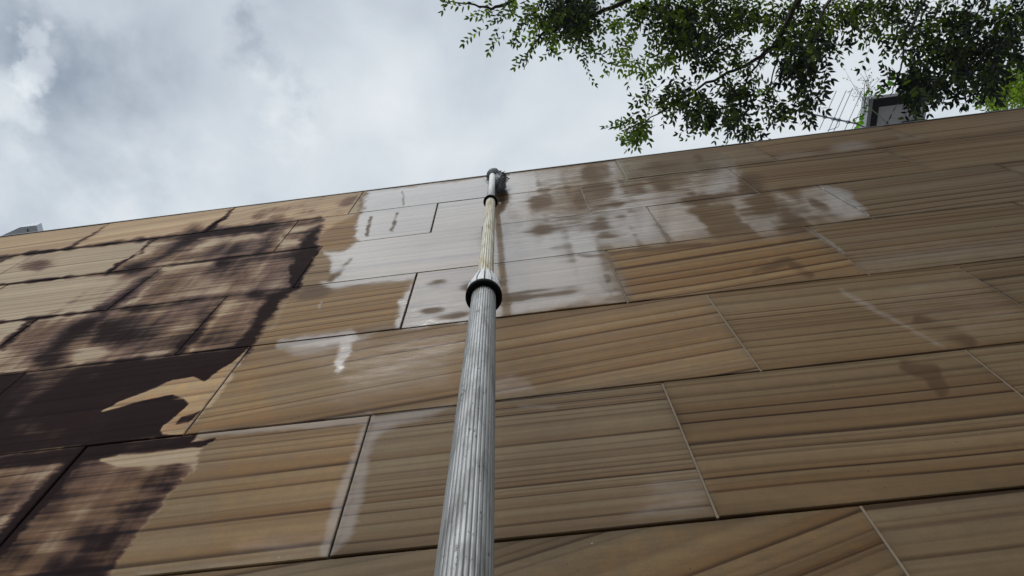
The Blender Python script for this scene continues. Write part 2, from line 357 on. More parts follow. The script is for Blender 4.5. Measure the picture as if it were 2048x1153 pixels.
UNWASHED = [(-900, 300), (735, 380), (722, 400), (712, 428), (640, 470), (636, 500), (620, 530), (590, 578), (560, 600), (548, 630), (530, 640), (500, 693), (475, 735), (440, 790), (368, 869), (410, 880), (400, 900), (385, 940), (362, 966), (330, 1000), (296, 1050), (262, 1090), (212, 1160), (120, 1300), (-100, 1700), (-1800, 1800)]
BEDL = [[(0, 514), (137, 498), (410, 465), (640, 437)], [(0, 570), (215, 547), (547, 506), (640, 495)], [(0, 645), (205, 621), (584, 577)], [(0, 749), (349, 710), (502, 693)], [(0, 910), (171, 892), (369, 869)], [(0, 1190), (200, 1163)]]
DARK = [  # (strength, kind, points, feather)
 (1., 's', [(300, 482, 8), (430, 467, 14), (560, 452, 16), (640, 442, 8)], 10), (.9, 's', [(390, 472, 30), (330, 512, 34), (262, 538, 22)], 22),
 (.85, 's', [(560, 452, 24), (535, 488, 30), (505, 520, 16)], 22), (1., 's', [(575, 474, 8), (612, 468, 12), (638, 458, 14), (618, 492, 40), (602, 540, 46), (588, 575, 26)], 12),
 (.8, 's', [(440, 530, 24), (600, 507, 26)], 20), (.95, 's', [(322, 539, 12), (262, 582, 26), (205, 624, 30)], 16), (.7, 's', [(510, 520, 20), (489, 556, 26), (440, 590, 22)], 24),
 (.9, 's', [(205, 626, 12), (440, 596, 26), (590, 580, 14)], 14), (.85, 'p', [(195, 628), (450, 594), (440, 625), (420, 655), (385, 650), (330, 672), (280, 690), (225, 700), (170, 690)], 40),
 (.8, 's', [(215, 628, 30), (154, 671, 44), (85, 732, 50)], 22), (.95, 's', [(448, 599, 14), (405, 650, 22), (349, 710, 22)], 14), (.9, 's', [(505, 590, 30), (556, 594, 40), (528, 640, 46), (495, 692, 44)], 18),
 (.55, 'p', [(440, 600), (560, 590), (500, 692), (360, 706)], 30), (1.2, 'p', [(-700, 830), (0, 752), (349, 712), (502, 694), (470, 722), (437, 742), (410, 764), (345, 762), (250, 800), (205, 823), (300, 800), (366, 800), (378, 812), (340, 840), (322, 862), (340, 871), (0, 910), (-700, 985)], 8),
 (.9, 's', [(349, 835, 20), (330, 800, 40), (300, 830, 60), (200, 860, 60), (180, 890, 40)], 16), (1.2, 's', [(345, 765, 14), (400, 740, 40), (470, 712, 24)], 10),
 (1.1, 'p', [(-300, 945), (0, 912), (171, 894), (395, 869), (378, 887), (437, 876), (414, 897), (330, 906), (250, 917), (150, 924), (0, 940), (-300, 990)], 7),
 (1., 's', [(349, 848, 5), (366, 838, 10), (403, 822, 6)], 4), (.75, 's', [(345, 945, 50), (290, 965, 60), (250, 1010, 50), (225, 1070, 60), (180, 1120, 90), (130, 1200, 110)], 40),
 (1., 's', [(171, 893, 26), (90, 990, 34), (0, 1095, 34), (-60, 1160, 30)], 22), (.66, 'p', [(171, 895), (385, 940), (335, 1000), (225, 1153), (130, 1300), (-300, 1500), (-200, 1153), (0, 1095)], 40),
 (.45, 'p', [(0, 930), (160, 915), (60, 1000), (0, 1050), (-200, 1060)], 40), (.62, 'p', [(290, 515), (570, 465), (560, 505), (240, 543)], 16), (.62, 'p', [(330, 540), (600, 508), (585, 574), (260, 612)], 22), (.42, 'p', [(80, 640), (200, 625), (100, 740), (-60, 745)], 30), (.6, 'p', [(280, 690), (430, 620), (350, 708), (90, 738)], 30), (.35, 'p', [(200, 550), (310, 540), (210, 620), (100, 630)], 30),
 (.8, 's', [(-60, 522, 10), (0, 520, 12), (45, 508, 4)], 6), (.9, 's', [(463, 421, 5), (436, 444, 8), (410, 465, 10)], 5), (.9, 's', [(309, 481, 5), (262, 516, 6), (215, 547, 10)], 6), (.55, 's', [(213, 451, 3), (137, 498, 5)], 5),
 (.7, 's', [(68, 640, 10), (0, 696, 16)], 9), (.4, 'e', (62, 532, 30, 8)), (.4, 'e', (520, 432, 14, 5)), (.35, 'e', (620, 425, 30, 5)), (.35, 'e', (250, 655, 60, 12)), (.35, 'e', (680, 425, 20, 4)), (.3, 'e', (560, 418, 40, 5)), (.5, 'e', (700, 403, 26, 8)),
]
CLEAN = [('p', [(205, 823), (239, 804), (308, 780), (345, 761), (386, 754), (410, 764), (437, 742), (468, 722), (500, 694), (370, 869), (325, 870), (320, 862), (326, 852), (349, 835), (369, 818), (380, 806), (366, 796), (345, 789), (308, 796)], 4, 1.0),
         ('s', [(202, 920, 4), (240, 922, 22), (310, 917, 24), (385, 910, 30), (420, 905, 20)], 8, .85)]
WET = [(1., 'p', [(738, 384), (1000, 350), (1440, 298), (1462, 312), (1478, 345), (1530, 392), (1640, 372), (1700, 382), (1745, 432), (1625, 452), (1570, 474), (1480, 476), (1341, 486), (1215, 502), (1258, 602), (1130, 615), (1060, 622), (990, 636), (802, 659), (792, 650), (800, 600), (826, 560), (700, 572), (596, 581), (662, 560), (664, 520), (650, 506), (690, 500), (713, 484), (712, 450), (716, 430), (732, 402)], 16),
       (.28, 'p', [(560, 690), (800, 662), (985, 636), (990, 700), (700, 780), (610, 740)], 60), (.6, 's', [(1490, 350, 30), (1540, 380, 40), (1600, 420, 80), (1560, 470, 50)], 30),
       (.7, 's', [(560, 690, 20), (700, 672, 30), (690, 700, 26), (676, 740, 18)], 14), (.35, 'p', [(1200, 500), (1600, 455), (1720, 545), (1260, 600)], 30),
       (.5, 's', [(1740, 480, 60), (1900, 500, 60), (2060, 440, 60)], 60), (.5, 's', [(1690, 585, 18), (1800, 650, 30), (1890, 700, 20)], 20)]
PALE = [(.75, 'p', [(664, 506), (716, 497), (985, 470), (1035, 468), (1035, 520), (834, 545), (680, 566), (690, 540), (676, 520)], 16), (.62, 'p', [(740, 388), (985, 357), (985, 398), (722, 428)], 8),  # upper-centre shapes paint the sky sheen of the wet stone
        (.62, 'p', [(716, 434), (875, 412), (860, 466), (704, 486)], 10), (.5, 'p', [(876, 412), (1160, 375), (1178, 426), (862, 466)], 12), (.45, 'p', [(1010, 350), (1230, 325), (1254, 360), (1010, 392)], 14), (.4, 'p', [(1236, 324), (1450, 298), (1475, 330), (1270, 358)], 20),
        (.4, 'p', [(1180, 380), (1450, 338), (1515, 386), (1185, 426)], 30), (.35, 'p', [(1040, 470), (1295, 420), (1335, 482), (1040, 518)], 20), (.55, 's', [(650, 508, 8), (664, 514, 10), (690, 505, 8)], 5),
        (.5, 'p', [(836, 550), (960, 535), (930, 640), (804, 655)], 14), (.7, 's', [(840, 650, 12), (960, 628, 12), (1060, 618, 14), (1130, 606, 18), (1165, 590, 14)], 8), (.35, 'p', [(985, 530), (1210, 505), (1245, 600), (1000, 600)], 20),
        (.8, 's', [(820, 575, 22), (808, 620, 22), (798, 652, 16)], 12), (.55, 's', [(600, 585, 6), (700, 570, 8), (826, 556, 10)], 5), (.6, 's', [(590, 680, 6), (700, 668, 6), (800, 652, 8)], 5),
        (1., 'p', [(568, 702), (590, 690), (700, 672), (760, 664), (700, 690), (640, 705), (590, 714)], 12), (1.1, 's', [(696, 676, 20), (690, 705, 20), (678, 740, 16)], 8),
        (.50, 'p', [(740, 735), (790, 690), (905, 700), (905, 780), (700, 815), (640, 800)], 50), (1., 's', [(400, 870, 10), (560, 856, 12), (745, 838, 20)], 7), (.95, 's', [(740, 832, 14), (715, 920, 26), (685, 1000, 34), (655, 1100, 34)], 12),
        (.85, 'p', [(745, 832), (915, 806), (860, 835), (800, 850), (760, 870), (740, 900), (728, 1000), (700, 1080), (662, 1112)], 14), (.5, 's', [(480, 1095, 30), (640, 1080, 40)], 30), (.4, 's', [(280, 1148, 10), (640, 1105, 14)], 10),
        (.6, 'p', [(985, 760), (1020, 748), (1055, 758), (1080, 785), (985, 796)], 14), (.55, 's', [(1000, 800, 4), (1200, 780, 5)], 6), (.6, 's', [(1040, 812, 8), (1110, 814, 8)], 10), (.45, 'p', [(1300, 950), (1400, 940), (1430, 1030), (1250, 1050)], 50),
        (.8, 'e', (1700, 293, 34, 8)), (.5, 'e', (1590, 311, 40, 7)), (.4, 's', [(1560, 320, 6), (1750, 297, 6)], 5), (.5, 'p', [(1790, 268), (1840, 272), (1858, 282), (1800, 283)], 8),
        (.45, 'p', [(1700, 540), (1720, 505), (2048, 470), (2060, 500), (1910, 527)], 40), (.75, 's', [(1682, 582, 8), (1720, 605, 12), (1790, 640, 9), (1890, 696, 5)], 10), (.30, 'p', [(1700, 590), (1910, 532), (2048, 610), (2048, 680), (1890, 695)], 40),
        (.7, 'p', [(1640, 376), (1700, 384), (1735, 430), (1690, 436)], 6), (.6, 'e', (1650, 408, 24, 12)), (.8, 's', [(1610, 453, 8), (1650, 480, 9), (1690, 505, 5)], 4), (.6, 's', [(1630, 462, 5), (1660, 452, 4)], 4), (.5, 's', [(1455, 330, 12), (1475, 352, 12)], 8),
        (.6, 's', [(1440, 302, 5), (1462, 310, 6), (1470, 335, 14)], 5), (.5, 's', [(1532, 520, 4), (1552, 528, 5)], 5), (1., 's', [(641, 606, 5), (636, 616, 6)], 4), (.9, 's', [(502, 694, 6), (470, 735, 7), (368, 869, 5)], 3),
        (.5, 's', [(575, 600, 6), (555, 640, 8), (540, 660, 6)], 8), (.5, 's', [(1225, 520, 14), (1256, 598, 14)], 10), (.35, 's', [(905, 690, 10), (925, 640, 10)], 10), (.7, 's', [(625, 507, 3), (598, 560, 3)], 3), (.5, 's', [(455, 640, 2), (395, 702, 2)], 2.5), (.5, 's', [(350, 752, 2), (338, 770, 2)], 2.5)]
OCHRE = [(.9, 'p', [(640, 445), (712, 432), (712, 486), (640, 498)], 8), (.55, 'p', [(-400, 500), (720, 388), (690, 432), (-400, 560)], 8), (.6, 'p', [(1225, 505), (1560, 470), (1700, 520), (1725, 545), (1270, 598)], 40), (.5, 'p', [(570, 600), (820, 570), (795, 640), (520, 685)], 30),
         (.5, 'p', [(520, 700), (440, 790), (380, 866), (560, 850), (520, 760)], 30), (1., 'p', [(205, 823), (345, 761), (500, 694), (370, 869), (320, 870), (370, 800)], 6), (.55, 'p', [(1330, 1050), (1720, 1012), (1800, 1153), (1000, 1180)], 40), (.4, 'p', [(1000, 640), (1400, 600), (1500, 735), (1000, 790)], 60),
         (.35, 'p', [(450, 880), (730, 850), (660, 1090), (420, 1120)], 60)]
BROWN = [('e', (1193, 350, 24, 16)), ('e', (1190, 384, 30, 13)), ('e', (1215, 410, 30, 8)), ('e', (1318, 334, 44, 10)), ('e', (1308, 372, 50, 12)), ('e', (1070, 408, 30, 12)), ('e', (1160, 404, 12, 16)), ('e', (1110, 456, 60, 10)), ('e', (1190, 452, 48, 8)), ('e', (1215, 470, 30, 6)), ('e', (1220, 435, 26, 9)),  # patches in the wet area paint reflected foliage, the others are stains
         ('e', (1420, 398, 70, 8)), ('e', (1500, 372, 24, 18)), ('e', (1520, 415, 40, 22)), ('e', (1585, 430, 28, 40)), ('e', (1640, 412, 22, 8, .5)), ('s', [(1155, 510, 8), (1205, 512, 14), (1214, 550, 16), (1222, 592, 7)], 7), ('s', [(1225, 512, 16), (1310, 500, 10), (1420, 488, 6)], 8), ('e', (878, 569, 18, 7)), ('e', (865, 622, 22, 6)), ('e', (905, 630, 30, 6)), ('e', (1070, 590, 80, 8)),
         ('e', (620, 585, 34, 12)), ('s', [(700, 520, 6), (675, 548, 16), (660, 560, 10)], 12), ('s', [(742, 436, 7), (735, 470, 9)], 7), ('s', [(795, 425, 6), (785, 460, 9)], 7), ('s', [(805, 385, 4), (808, 412, 4)], 5), ('s', [(998, 350, 20), (1000, 400, 24), (992, 430, 12)], 12), ('s', [(1510, 545, 12), (1575, 522, 18), (1620, 552, 16)], 16), ('s', [(1835, 640, 22), (1900, 665, 34), (1940, 685, 24)], 20), ('s', [(1810, 730, 22), (1860, 745, 34), (1885, 780, 26)], 22), ('e', (960, 570, 40, 8)), ('e', (1395, 320, 10, 9))]
def shape(x, y, k, d, f=None): return poly(x, y, d, f) if k == 'p' else stroke(x, y, d, f) if k == 's' else ell(x, y, (d[0], d[1], d[2]*1.25, d[3]*1.25)+tuple(d[4:]), 1.3)
def stains(P):  # masks for stains, plus sky and tree reflections painted as colour
    x, y, dep = survey(P); front = dep > .12
    x = np.where(front, x, 0); y = np.where(front, y, 3000)
    sc = 1.0
    jx = vnoise(x/48, y/11, 1)*11+vnoise(x/15, y/3.2, 2)*8+vnoise(x/6, y/1.7, 5)*6; jy = vnoise(x/40, y/16, 3)*6+vnoise(x/12, y/6, 4)*3
    X, Y = x+jx, y+jy; Xs, Ys = x+jx*.25, y+jy*.3
    dry = poly(X, Y, UNWASHED, 8)
    dark = np.zeros(x.shape)
    for e in DARK: dark = np.maximum(dark, e[0]*(1.28 if e[1] == 's' else 1.0)*(shape(X if e[1] != 'p' or e[3] > 9 else Xs, Y if e[1] != 'p' or e[3] > 9 else Ys, e[1], e[2], (e[3]*(2.3 if e[3] > 9 and e[1] == 's' else 1.3)) if len(e) > 3 else None)))
    for L in BEDL:
        dd = np.full(x.shape, 1e9)
        for p, q in zip(L, L[1:]): dd = np.minimum(dd, seg_dist(x, y, p, q)[0])
        dark = np.maximum(dark, .95*np.clip(1.25-dd/(5+vnoise(x/20, y*0, 9)*7), 0, 1)*poly(X, Y, UNWASHED, 20))
    # mould thins out in blotches
    wu, wv_ = P[:, 0], P[:, 2]
    dark = dark*(1+.30*vnoise(x/70, y/30, 21)+.62*vnoise(wu*7, wv_*1.3, 22)+.15*vnoise(wu*26, wv_*3, 24))
    dark += .30*dry*np.clip(vnoise(x/90, y/34, 23)*2+.3, 0, 1)
    dark *= np.clip(poly(X, Y, UNWASHED, 34)*1.35+stroke(X, Y, [(400, 868, 10), (380, 890, 20), (430, 877, 6)], 6), 0, 1)
    for k, d, f, a in CLEAN: dark *= 1-a*shape(Xs, Ys, k, d, f)
    for pts in ([(349, 849), (362, 834), (383, 829), (404, 821), (379, 845)],): dark = np.maximum(dark, poly(Xs, Ys, pts, 3))
    wet = np.zeros(x.shape)
    for e in WET: wet = np.maximum(wet, e[0]*shape(X, Y, *e[1:]))
    wsoft = poly(x*.6+X*.4, y*.6+Y*.4, WET[0][2], 60); rt = np.clip((x-1010)/90, 0, 1); wet = wet*(1-rt)+np.minimum(wet, wsoft*.95)*rt
    wet *= 1-rt*(.0+.45*np.clip(vnoise(P[:, 0]*4, P[:, 2]*1.2, 51)+.1, -.3, .5))
    pale = np.zeros(x.shape)
    for e in PALE: pale = np.maximum(pale, e[0]*shape(X*.6+x*.4, Y*.6+y*.4, e[1], e[2], e[3]*1.7 if len(e) > 3 else None))
    och = np.zeros(x.shape)
    for e in OCHRE: och = np.maximum(och, e[0]*shape(X, Y, *e[1:]))
    br = np.zeros(x.shape)
    for e in BROWN: br = np.maximum(br, shape(X*.4+x*.6, Y*.4+y*.6, e[0], e[1], e[2] if len(e) > 2 else None))
    br = np.clip(br*(.85+.9*vnoise(wu*15, wv_*2.2, 41)+.9*vnoise(wu*2, wv_*40, 42)), 0, 1)
    wsh = poly(x, y, WET[0][2], 60); pale = pale*(1-(.38+.5*vnoise(wu*3, wv_*1.1, 71)+.25*vnoise(wu*3, wv_*24, 72))*wsh*(x < 1060)); br = np.maximum(br, wsh*np.clip((vnoise(wu*9, wv_*1.2, 44)+.7*vnoise(wu*24, wv_*2.6, 45)+.5*vnoise(wu*2.5, wv_*30, 46)-.16+np.clip((x-1100)/900, 0, .32))*1.6, 0, .72)*np.clip((x-1010)/60, 0, 1))  # brown drips and reflected foliage painted over the wet right side
    pale = pale*(1-.30*np.clip((x-1020)/120, 0, 1)*np.clip(wsh*2, 0, 1))
    dry2 = dry*(1-.35*och)*(1-.30*np.clip((y-700)/350, 0, 1))
    cl = shape(Xs, Ys, 'p', CLEAN[0][1], 4); och = och*(1-cl)+1.0*cl; dry2 = dry2*(1-.1*cl)
    wet = wet
    return np.stack([np.clip(dark, 0, 1.3), wet*(1-.6*dry), pale*(1-.3*dry)], 1), np.stack([dry2, och, br], 1)

wall = empty('sandstone_wall', (0, 1, 0), 'tall sandstone clad wall, half washed, black mould stains on its left side', 'wall')
def panel_geo(ut, ub, ut2, ub2, vb, vt, gap, row, rnd, vis):
    """one bevelled stone slab: (ut,ub) left edge top/bottom, (ut2,ub2) right edge"""
    hg = gap/2; wd = ut2-ut; ht = vt-vb
    if vis:
        P = np.array([[ut, 1, vt+EYE], [ut2, 1, vt+EYE], [ub, 1, vb+EYE], [ub2, 1, vb+EYE]]); x, y, d = survey(P)
        nx = int(max(12, min(230, max(abs(x[1]-x[0]), abs(x[3]-x[2]))/3.2))); ny = int(max(10, min(150, max(abs(y[2]-y[0]), abs(y[3]-y[1]))/2.6)))
    else: nx, ny = 4, 3
    a = np.concatenate([[0, .002/wd], np.linspace(.008/wd, 1-.008/wd, nx), [1-.002/wd, 1]])
    b = np.concatenate([[0, .002/ht], np.linspace(.008/ht, 1-.008/ht, ny), [1-.002/ht, 1]])
    A, B = np.meshgrid(a, b)                       # B from bottom (0) to top (1)
    jl = (.0027) if ut > .25 else .0028; jr = (.0027) if ut2 > .25 else .0028
    L = ub+(ut-ub)*B+jl; Rr = ub2+(ut2-ub2)*B-jr
    U = L+(Rr-L)*A; V = vb+hg*.0+(vt-gap-vb)*B
    edge = (A <= 0) | (A >= 1) | (B <= 0) | (B >= 1)
    chip = np.abs(vnoise(U*38, V*38, 31))*.003*edge
    tilt = rnd.uniform(-.0016, .0016); off = rnd.uniform(-.0012, .0016)
    Y = 1+off+tilt*(A-.5)+rnd.uniform(-.0014, .0014)*(B-.5)+edge*.0016+chip+vnoise(U*3.1, V*3.1, 33)*.0016
    P = np.stack([U, Y, V+EYE], -1); ny2, nx2 = A.shape
    idx = np.arange(ny2*nx2).reshape(ny2, nx2)
    F = np.stack([idx[:-1, :-1], idx[:-1, 1:], idx[1:, 1:], idx[1:, :-1]], -1).reshape(-1, 4)
    ring = list(idx[0, :])+list(idx[1:, -1])+list(idx[-1, -2::-1])+list(idx[-2:0, 0])
    Pf = P.reshape(-1, 3); n = len(Pf); back = Pf[ring].copy(); front = Pf[ring].copy(); back[:, 1] = 1.030
    Pa = np.concatenate([Pf, front, back]); m = len(ring); F2 = [(n+i, n+m+i, n+m+(i+1) % m, n+(i+1) % m) for i in range(m)]
    return Pa, [tuple(f) for f in F.tolist()]+F2
STYLE = {}                                        # (row, index from hidden centre joint) -> slope, density, wobble, contrast
def style(row, um, rnd):
    s = dict(slope=rnd.uniform(-.03, .05), dens=rnd.uniform(13, 22), wob=rnd.uniform(.02, .10), con=rnd.uniform(.55, .95))
    key = {(7, .19): (.26, 16, .16, 1.0), (7, -.63): (.10, 14, .08, .7), (7, 1.0): (.02, 10, .05, .8), (6, .73): (.0, 15, .05, 1.), (6, -.09): (.0, 22, .06, 1.0), (6, -.9): (.015, 15, .05, .9), (6, -1.7): (.02, 24, .06, .9),
           (5, -.6): (.10, 13, .07, .9), (5, .19): (.10, 16, .08, .8), (5, 1.0): (-.02, 20, .05, .9), (4, -.9): (.05, 20, .05, .8), (4, -.09): (.03, 14, .06, .9), (4, .73): (.09, 12, .08, .9), (4, 1.5): (.0, 24, .05, .6), (3, .19): (.02, 20, .05, .5), (3, 1.8): (.03, 18, .06, .8),
           (1, -1.44): (.25, 14, .55, .45), (1, -2.3): (.2, 10, .6, .3), (1, 1.8): (.08, 16, .3, .8), (1, -.6): (.05, 14, .2, .3), (7, -1.4): (.05, 16, .06, .8), (4, -1.73): (.03, 26, .05, .9), (4, -2.5): (.02, 26, .05, .6), (3, -2.2): (.02, 24, .05, .7), (3, -1.44): (.02, 24, .05, .6)}
    for (r, u), v in key.items():
        if r == row and abs(u-um) < .2: s = dict(slope=v[0], dens=v[1], wob=v[2], con=v[3])
    s['tone'] = rnd.uniform(.88, 1.06)
    for (r, u), v in {(7, .19): .62, (7, 1.0): .66, (7, -.63): .80, (6, .73): .72, (6, -.09): .80, (6, 1.5): .70, (5, 1.0): .80, (5, 1.8): .72, (5, .19): .92, (4, 1.5): .85, (4, .73): .92, (3, 1.8): .86, (2, 2.4): .85, (1, 2.4): .85, (2, 1.5): .88, (6, -.9): 1.0, (5, -.6): 1.05, (1, 1.8): .86, (7, 1.8): .62}.items():  # lower and right slabs darkened: tree shade painted into the stone tone
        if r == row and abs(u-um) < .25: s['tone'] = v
    return s
rest = Geo(); rest_attr = []
grout = Geo(); jdark = Geo()
prnd = random.Random(5)
for r in range(1, 12):
    vt, vb = TOPS[r-1], TOPS[r]; lines = row_lines(r); gap = {4: .0050, 5: .0045, 6: .0040, 7: .0062}.get(r, .0065 if r < 6 else .005)
    for i in range(len(lines)-1):
        (ut, ub), (ut2, ub2) = lines[i], lines[i+1]; um = (ut+ut2)/2
        P4 = np.array([[q, 1, z+EYE] for q, z in ((ut, vt), (ut2, vt), (ub, vb), (ub2, vb), (um, (vt+vb)/2), ((ut+um)/2, vt), ((ub+um)/2, vb), ((ub2+um)/2, vb))]); x, y, d = survey(P4)
        vis = r <= 7 and bool(np.any((x > -25) & (x < 2073) & (y > 0) & (y < 1175) & (d > .1)))
        gp = gap if r > 1 else .0
        Pa, F = panel_geo(ut, ub, ut2, ub2, vb, vt, gp, r, prnd, vis)
        st = style(r, um, prnd); sd = prnd.uniform(0, 40)
        tcoord = (Pa[:, 2]-EYE)-vb-(Pa[:, 0]-ut)*st['slope']
        A = dict(strata=np.stack([Pa[:, 0]+sd*3, tcoord, np.full(len(Pa), sd)], 1))
        fz = np.clip((Pa[:, 2]-EYE-vb)/(vt-vb), 0, 1); de = np.minimum(np.minimum(Pa[:, 0]-(ub+(ut-ub)*fz), (ub2+(ut2-ub2)*fz)-Pa[:, 0]), np.minimum(Pa[:, 2]-EYE-vb, vt-gp-Pa[:, 2]+EYE))
        A['tone_and_shade'] = st['tone']*(1-np.exp(-np.clip(de, 0, 1)/.016)*np.clip(.22+.5*vnoise(Pa[:, 0]*9, Pa[:, 2]*9, 61), 0, .5))*(1+.16*vnoise(Pa[:, 0]*2.3, Pa[:, 2]*3.1, 62)); A['panel'] = np.tile([st['dens'], st['wob'], st['con']], (len(Pa), 1))
        if vis:
            A['stain_sheen'], A['tone'] = stains(Pa)
            Pl = Pa-np.array([0, 1, 0])
            mesh_obj('stone_panel', Pl, F, M['stone'], wall, False, A)
        else:
            n = len(rest.v); rest.v += [tuple(q) for q in Pa-np.array([0, 1, 0])]; rest.f += [tuple(j+n for j in f) for f in F]
            A['stain_sheen'], A['tone'] = stains(Pa); rest_attr.append(A)
        # perpend filling: pale grout on the washed right, black open joint on the left
        if um > -9:
            g_ = grout if (ut > .25) else jdark
            yy = 1.003 if ut > .25 else 1.012
            v4 = [(ut-.004, yy-1, vt+EYE), (ut+.004, yy-1, vt+EYE), (ub+.004, yy-1, vb+EYE), (ub-.004, yy-1, vb+EYE)]
            if ut > .25: v4 = [(ut-(.0027), yy-1, vt-gp+EYE), (ut+(.0027), yy-1, vt-gp+EYE), (ub+(.0027), yy-1, vb+EYE), (ub-(.0027), yy-1, vb+EYE)]
            bk = [(q[0], .029, q[2]) for q in v4]
            g_.add(v4+bk, [(0, 3, 2, 1), (4, 5, 6, 7), (0, 1, 5, 4), (1, 2, 6, 5), (2, 3, 7, 6), (3, 0, 4, 7)])
ra = {k: np.concatenate([a[k] for a in rest_attr]) for k in ('strata', 'panel', 'stain_sheen', 'tone', 'tone_and_shade')}
o = mesh_obj('stone_cladding', rest.v, rest.f, M['stone'], wall, False, ra); o['kind'] = 'stuff'
mesh_obj('grout', grout.v, grout.f, M['grout'], wall); 
mesh_obj('joint_filler', jdark.v, jdark.f, M['joint'], wall)
g = Geo(); g.box(-6.9, 6.9, .0305, .33, 0, 3.70+EYE); g.f = g.f; mesh_obj('backing_wall', g.v, g.f, M['core'], wall)
g = Geo(); g.box(-6.9, 6.9, .0290, .0303, 0, 3.70+EYE); mesh_obj('joint_backing', g.v, g.f, M['joint'], wall)
g = Geo(); g.box(-6.9, 6.9, -.004, .35, 3.7325+EYE, 3.7425+EYE); g.box(-6.9, 6.9, .034, .34, 3.705+EYE, 3.7322+EYE); mesh_obj('coping', g.v, g.f, M['coping'], wall)

# ------------------------------------------------------------------ telescopic washing pole
top = sight(985, 350); top = top*(.925/top.y); top = Vector((top.x, top.y, top.z+EYE))
low = at_depth(928, 1153, .525); ax = (top-low).normalized(); foot = low-ax*((low.z-.0)/ax.z)
LEN = (top-foot).length
def along_at(py):                                  # distance from foot of the axis point seen at row py
    lo, hi = 0, LEN
    for _ in range(50):
        mid = (lo+hi)/2; p = foot+ax*mid; x, y, d = survey(np.array([list(p)]))
        if d[0] < .2 or y[0] > py: lo = mid
        else: hi = mid
    return lo
s1, s2 = along_at(592), along_at(404)
pole = empty('telescopic_pole', foot, 'fluted aluminium telescopic pole with black clamps leaning up against the wall', 'pole')
q = ax.to_track_quat('Z', 'X')
def P_local(name, v, f, m, parent=None, smooth=True, attrs=None):
    o = mesh_obj(name, [q @ Vector(p) for p in v], f, m, parent or pole, smooth, attrs); return o
k_fl = lambda i: ((i*7919+13) % 17)/16
def fluted(name, r, z0, z1, nfl, depth, m, segs=60):
    n = nfl*8; v = []; a = []
    for i in range(segs+1):
        z = z0+(z1-z0)*i/segs
        for j in range(n):
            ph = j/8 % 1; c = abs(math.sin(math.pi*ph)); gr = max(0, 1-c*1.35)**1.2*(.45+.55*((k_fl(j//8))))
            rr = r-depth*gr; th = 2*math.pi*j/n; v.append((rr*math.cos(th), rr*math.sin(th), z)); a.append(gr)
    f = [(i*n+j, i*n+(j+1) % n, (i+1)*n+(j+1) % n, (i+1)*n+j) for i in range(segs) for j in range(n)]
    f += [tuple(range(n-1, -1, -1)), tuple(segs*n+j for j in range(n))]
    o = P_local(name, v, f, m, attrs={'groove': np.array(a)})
    for p in o.data.polygons[-2:]: p.use_smooth = False
    return o
fluted('lower_tube', .0262, .01, s1+.01, 32, .0012, M['alu'])
fluted('middle_tube', .0198, s1-.05, s2+.01, 18, .0022, M['cream'])
def plain_tube(name, r0, r1, z0, z1, m, n=40):
    v = [(r*math.cos(2*math.pi*j/n), r*math.sin(2*math.pi*j/n), z) for r, z in ((r0, z0), (r1, z1)) for j in range(n)]
    f = [(j, (j+1) % n, n+(j+1) % n, n+j) for j in range(n)]+[tuple(range(n-1, -1, -1)), tuple(range(n, 2*n))]
    return P_local(name, v, f, m, attrs={'groove': np.zeros(len(v))})
plain_tube('upper_tube', .0172, .0168, s2-.05, LEN, M['white'])
def lathe(prof, n=48):
    v = [(r*math.cos(2*math.pi*j/n), r*math.sin(2*math.pi*j/n), z) for r, z in prof for j in range(n)]
    f = [(i*n+j, i*n+(j+1) % n, (i+1)*n+(j+1) % n, (i+1)*n+j) for i in range(len(prof)-1) for j in range(n)]
    return v, f
def clamp(z, ri, ro, h, petals=True):
    v, f = lathe([(ri, z+.004), (ri+.0015, z), (ro-.003, z-.002), (ro, z+.001), (ro, z+h*.22), (ro-.002, z+h*.28), (ri+.004, z+h*.3), (ri, z+h*.3)])
    c = P_local('clamp_ring', v, f, M['black'])
    if petals:
        n = 14; v = []; f = []
        for k in range(n):
            a0 = 2*math.pi*(k+.10)/n; a1 = 2*math.pi*(k+.90)/n; b = len(v); am = (a0+a1)/2; wtop = (a1-a0)*.28
            sec = [(ro-.0025, z+h*.25, a0, a1), (ro*.97, z+h*.9, a0, a1), (ri*.80+.003, z+h*3.0, am-wtop, am+wtop)]
            for rr, zz, p0, p1 in sec:
                for aa in (p0, am, p1):
                    v.append((rr*math.cos(aa), rr*math.sin(aa), zz)); 
            for rr, zz, p0, p1 in sec:
                for aa in (p0, am, p1):
                    v.append(((rr-.003)*math.cos(aa), (rr-.003)*math.sin(aa), zz))
            for i in range(2):
                for j in range(2):
                    f.append((b+i*3+j, b+i*3+j+1, b+i*3+j+4, b+i*3+j+3)); f.append((b+9+i*3+j, b+9+i*3+j+3, b+9+i*3+j+4, b+9+i*3+j+1))
                f.append((b+i*3, b+i*3+3, b+9+i*3+3, b+9+i*3)); f.append((b+i*3+2, b+9+i*3+2, b+9+i*3+5, b+i*3+5))
            f.append((b+6, b+7, b+16, b+15)); f.append((b+7, b+8, b+17, b+16))
        g = P_local('clamp_fingers', v, f, M['grip'], c, False)
    return c
clamp(s1-.012, .0266, .0395, .050)
clamp(s2-.010, .0199, .0305, .042, False)
v, f = lathe([(.0185, s2+.010), (.0225, s2+.010), (.0225, s2+.035), (.0185, s2+.05)]); P_local('clamp_sleeve', v, f, M['white'], attrs={'groove': np.zeros(len(v))})
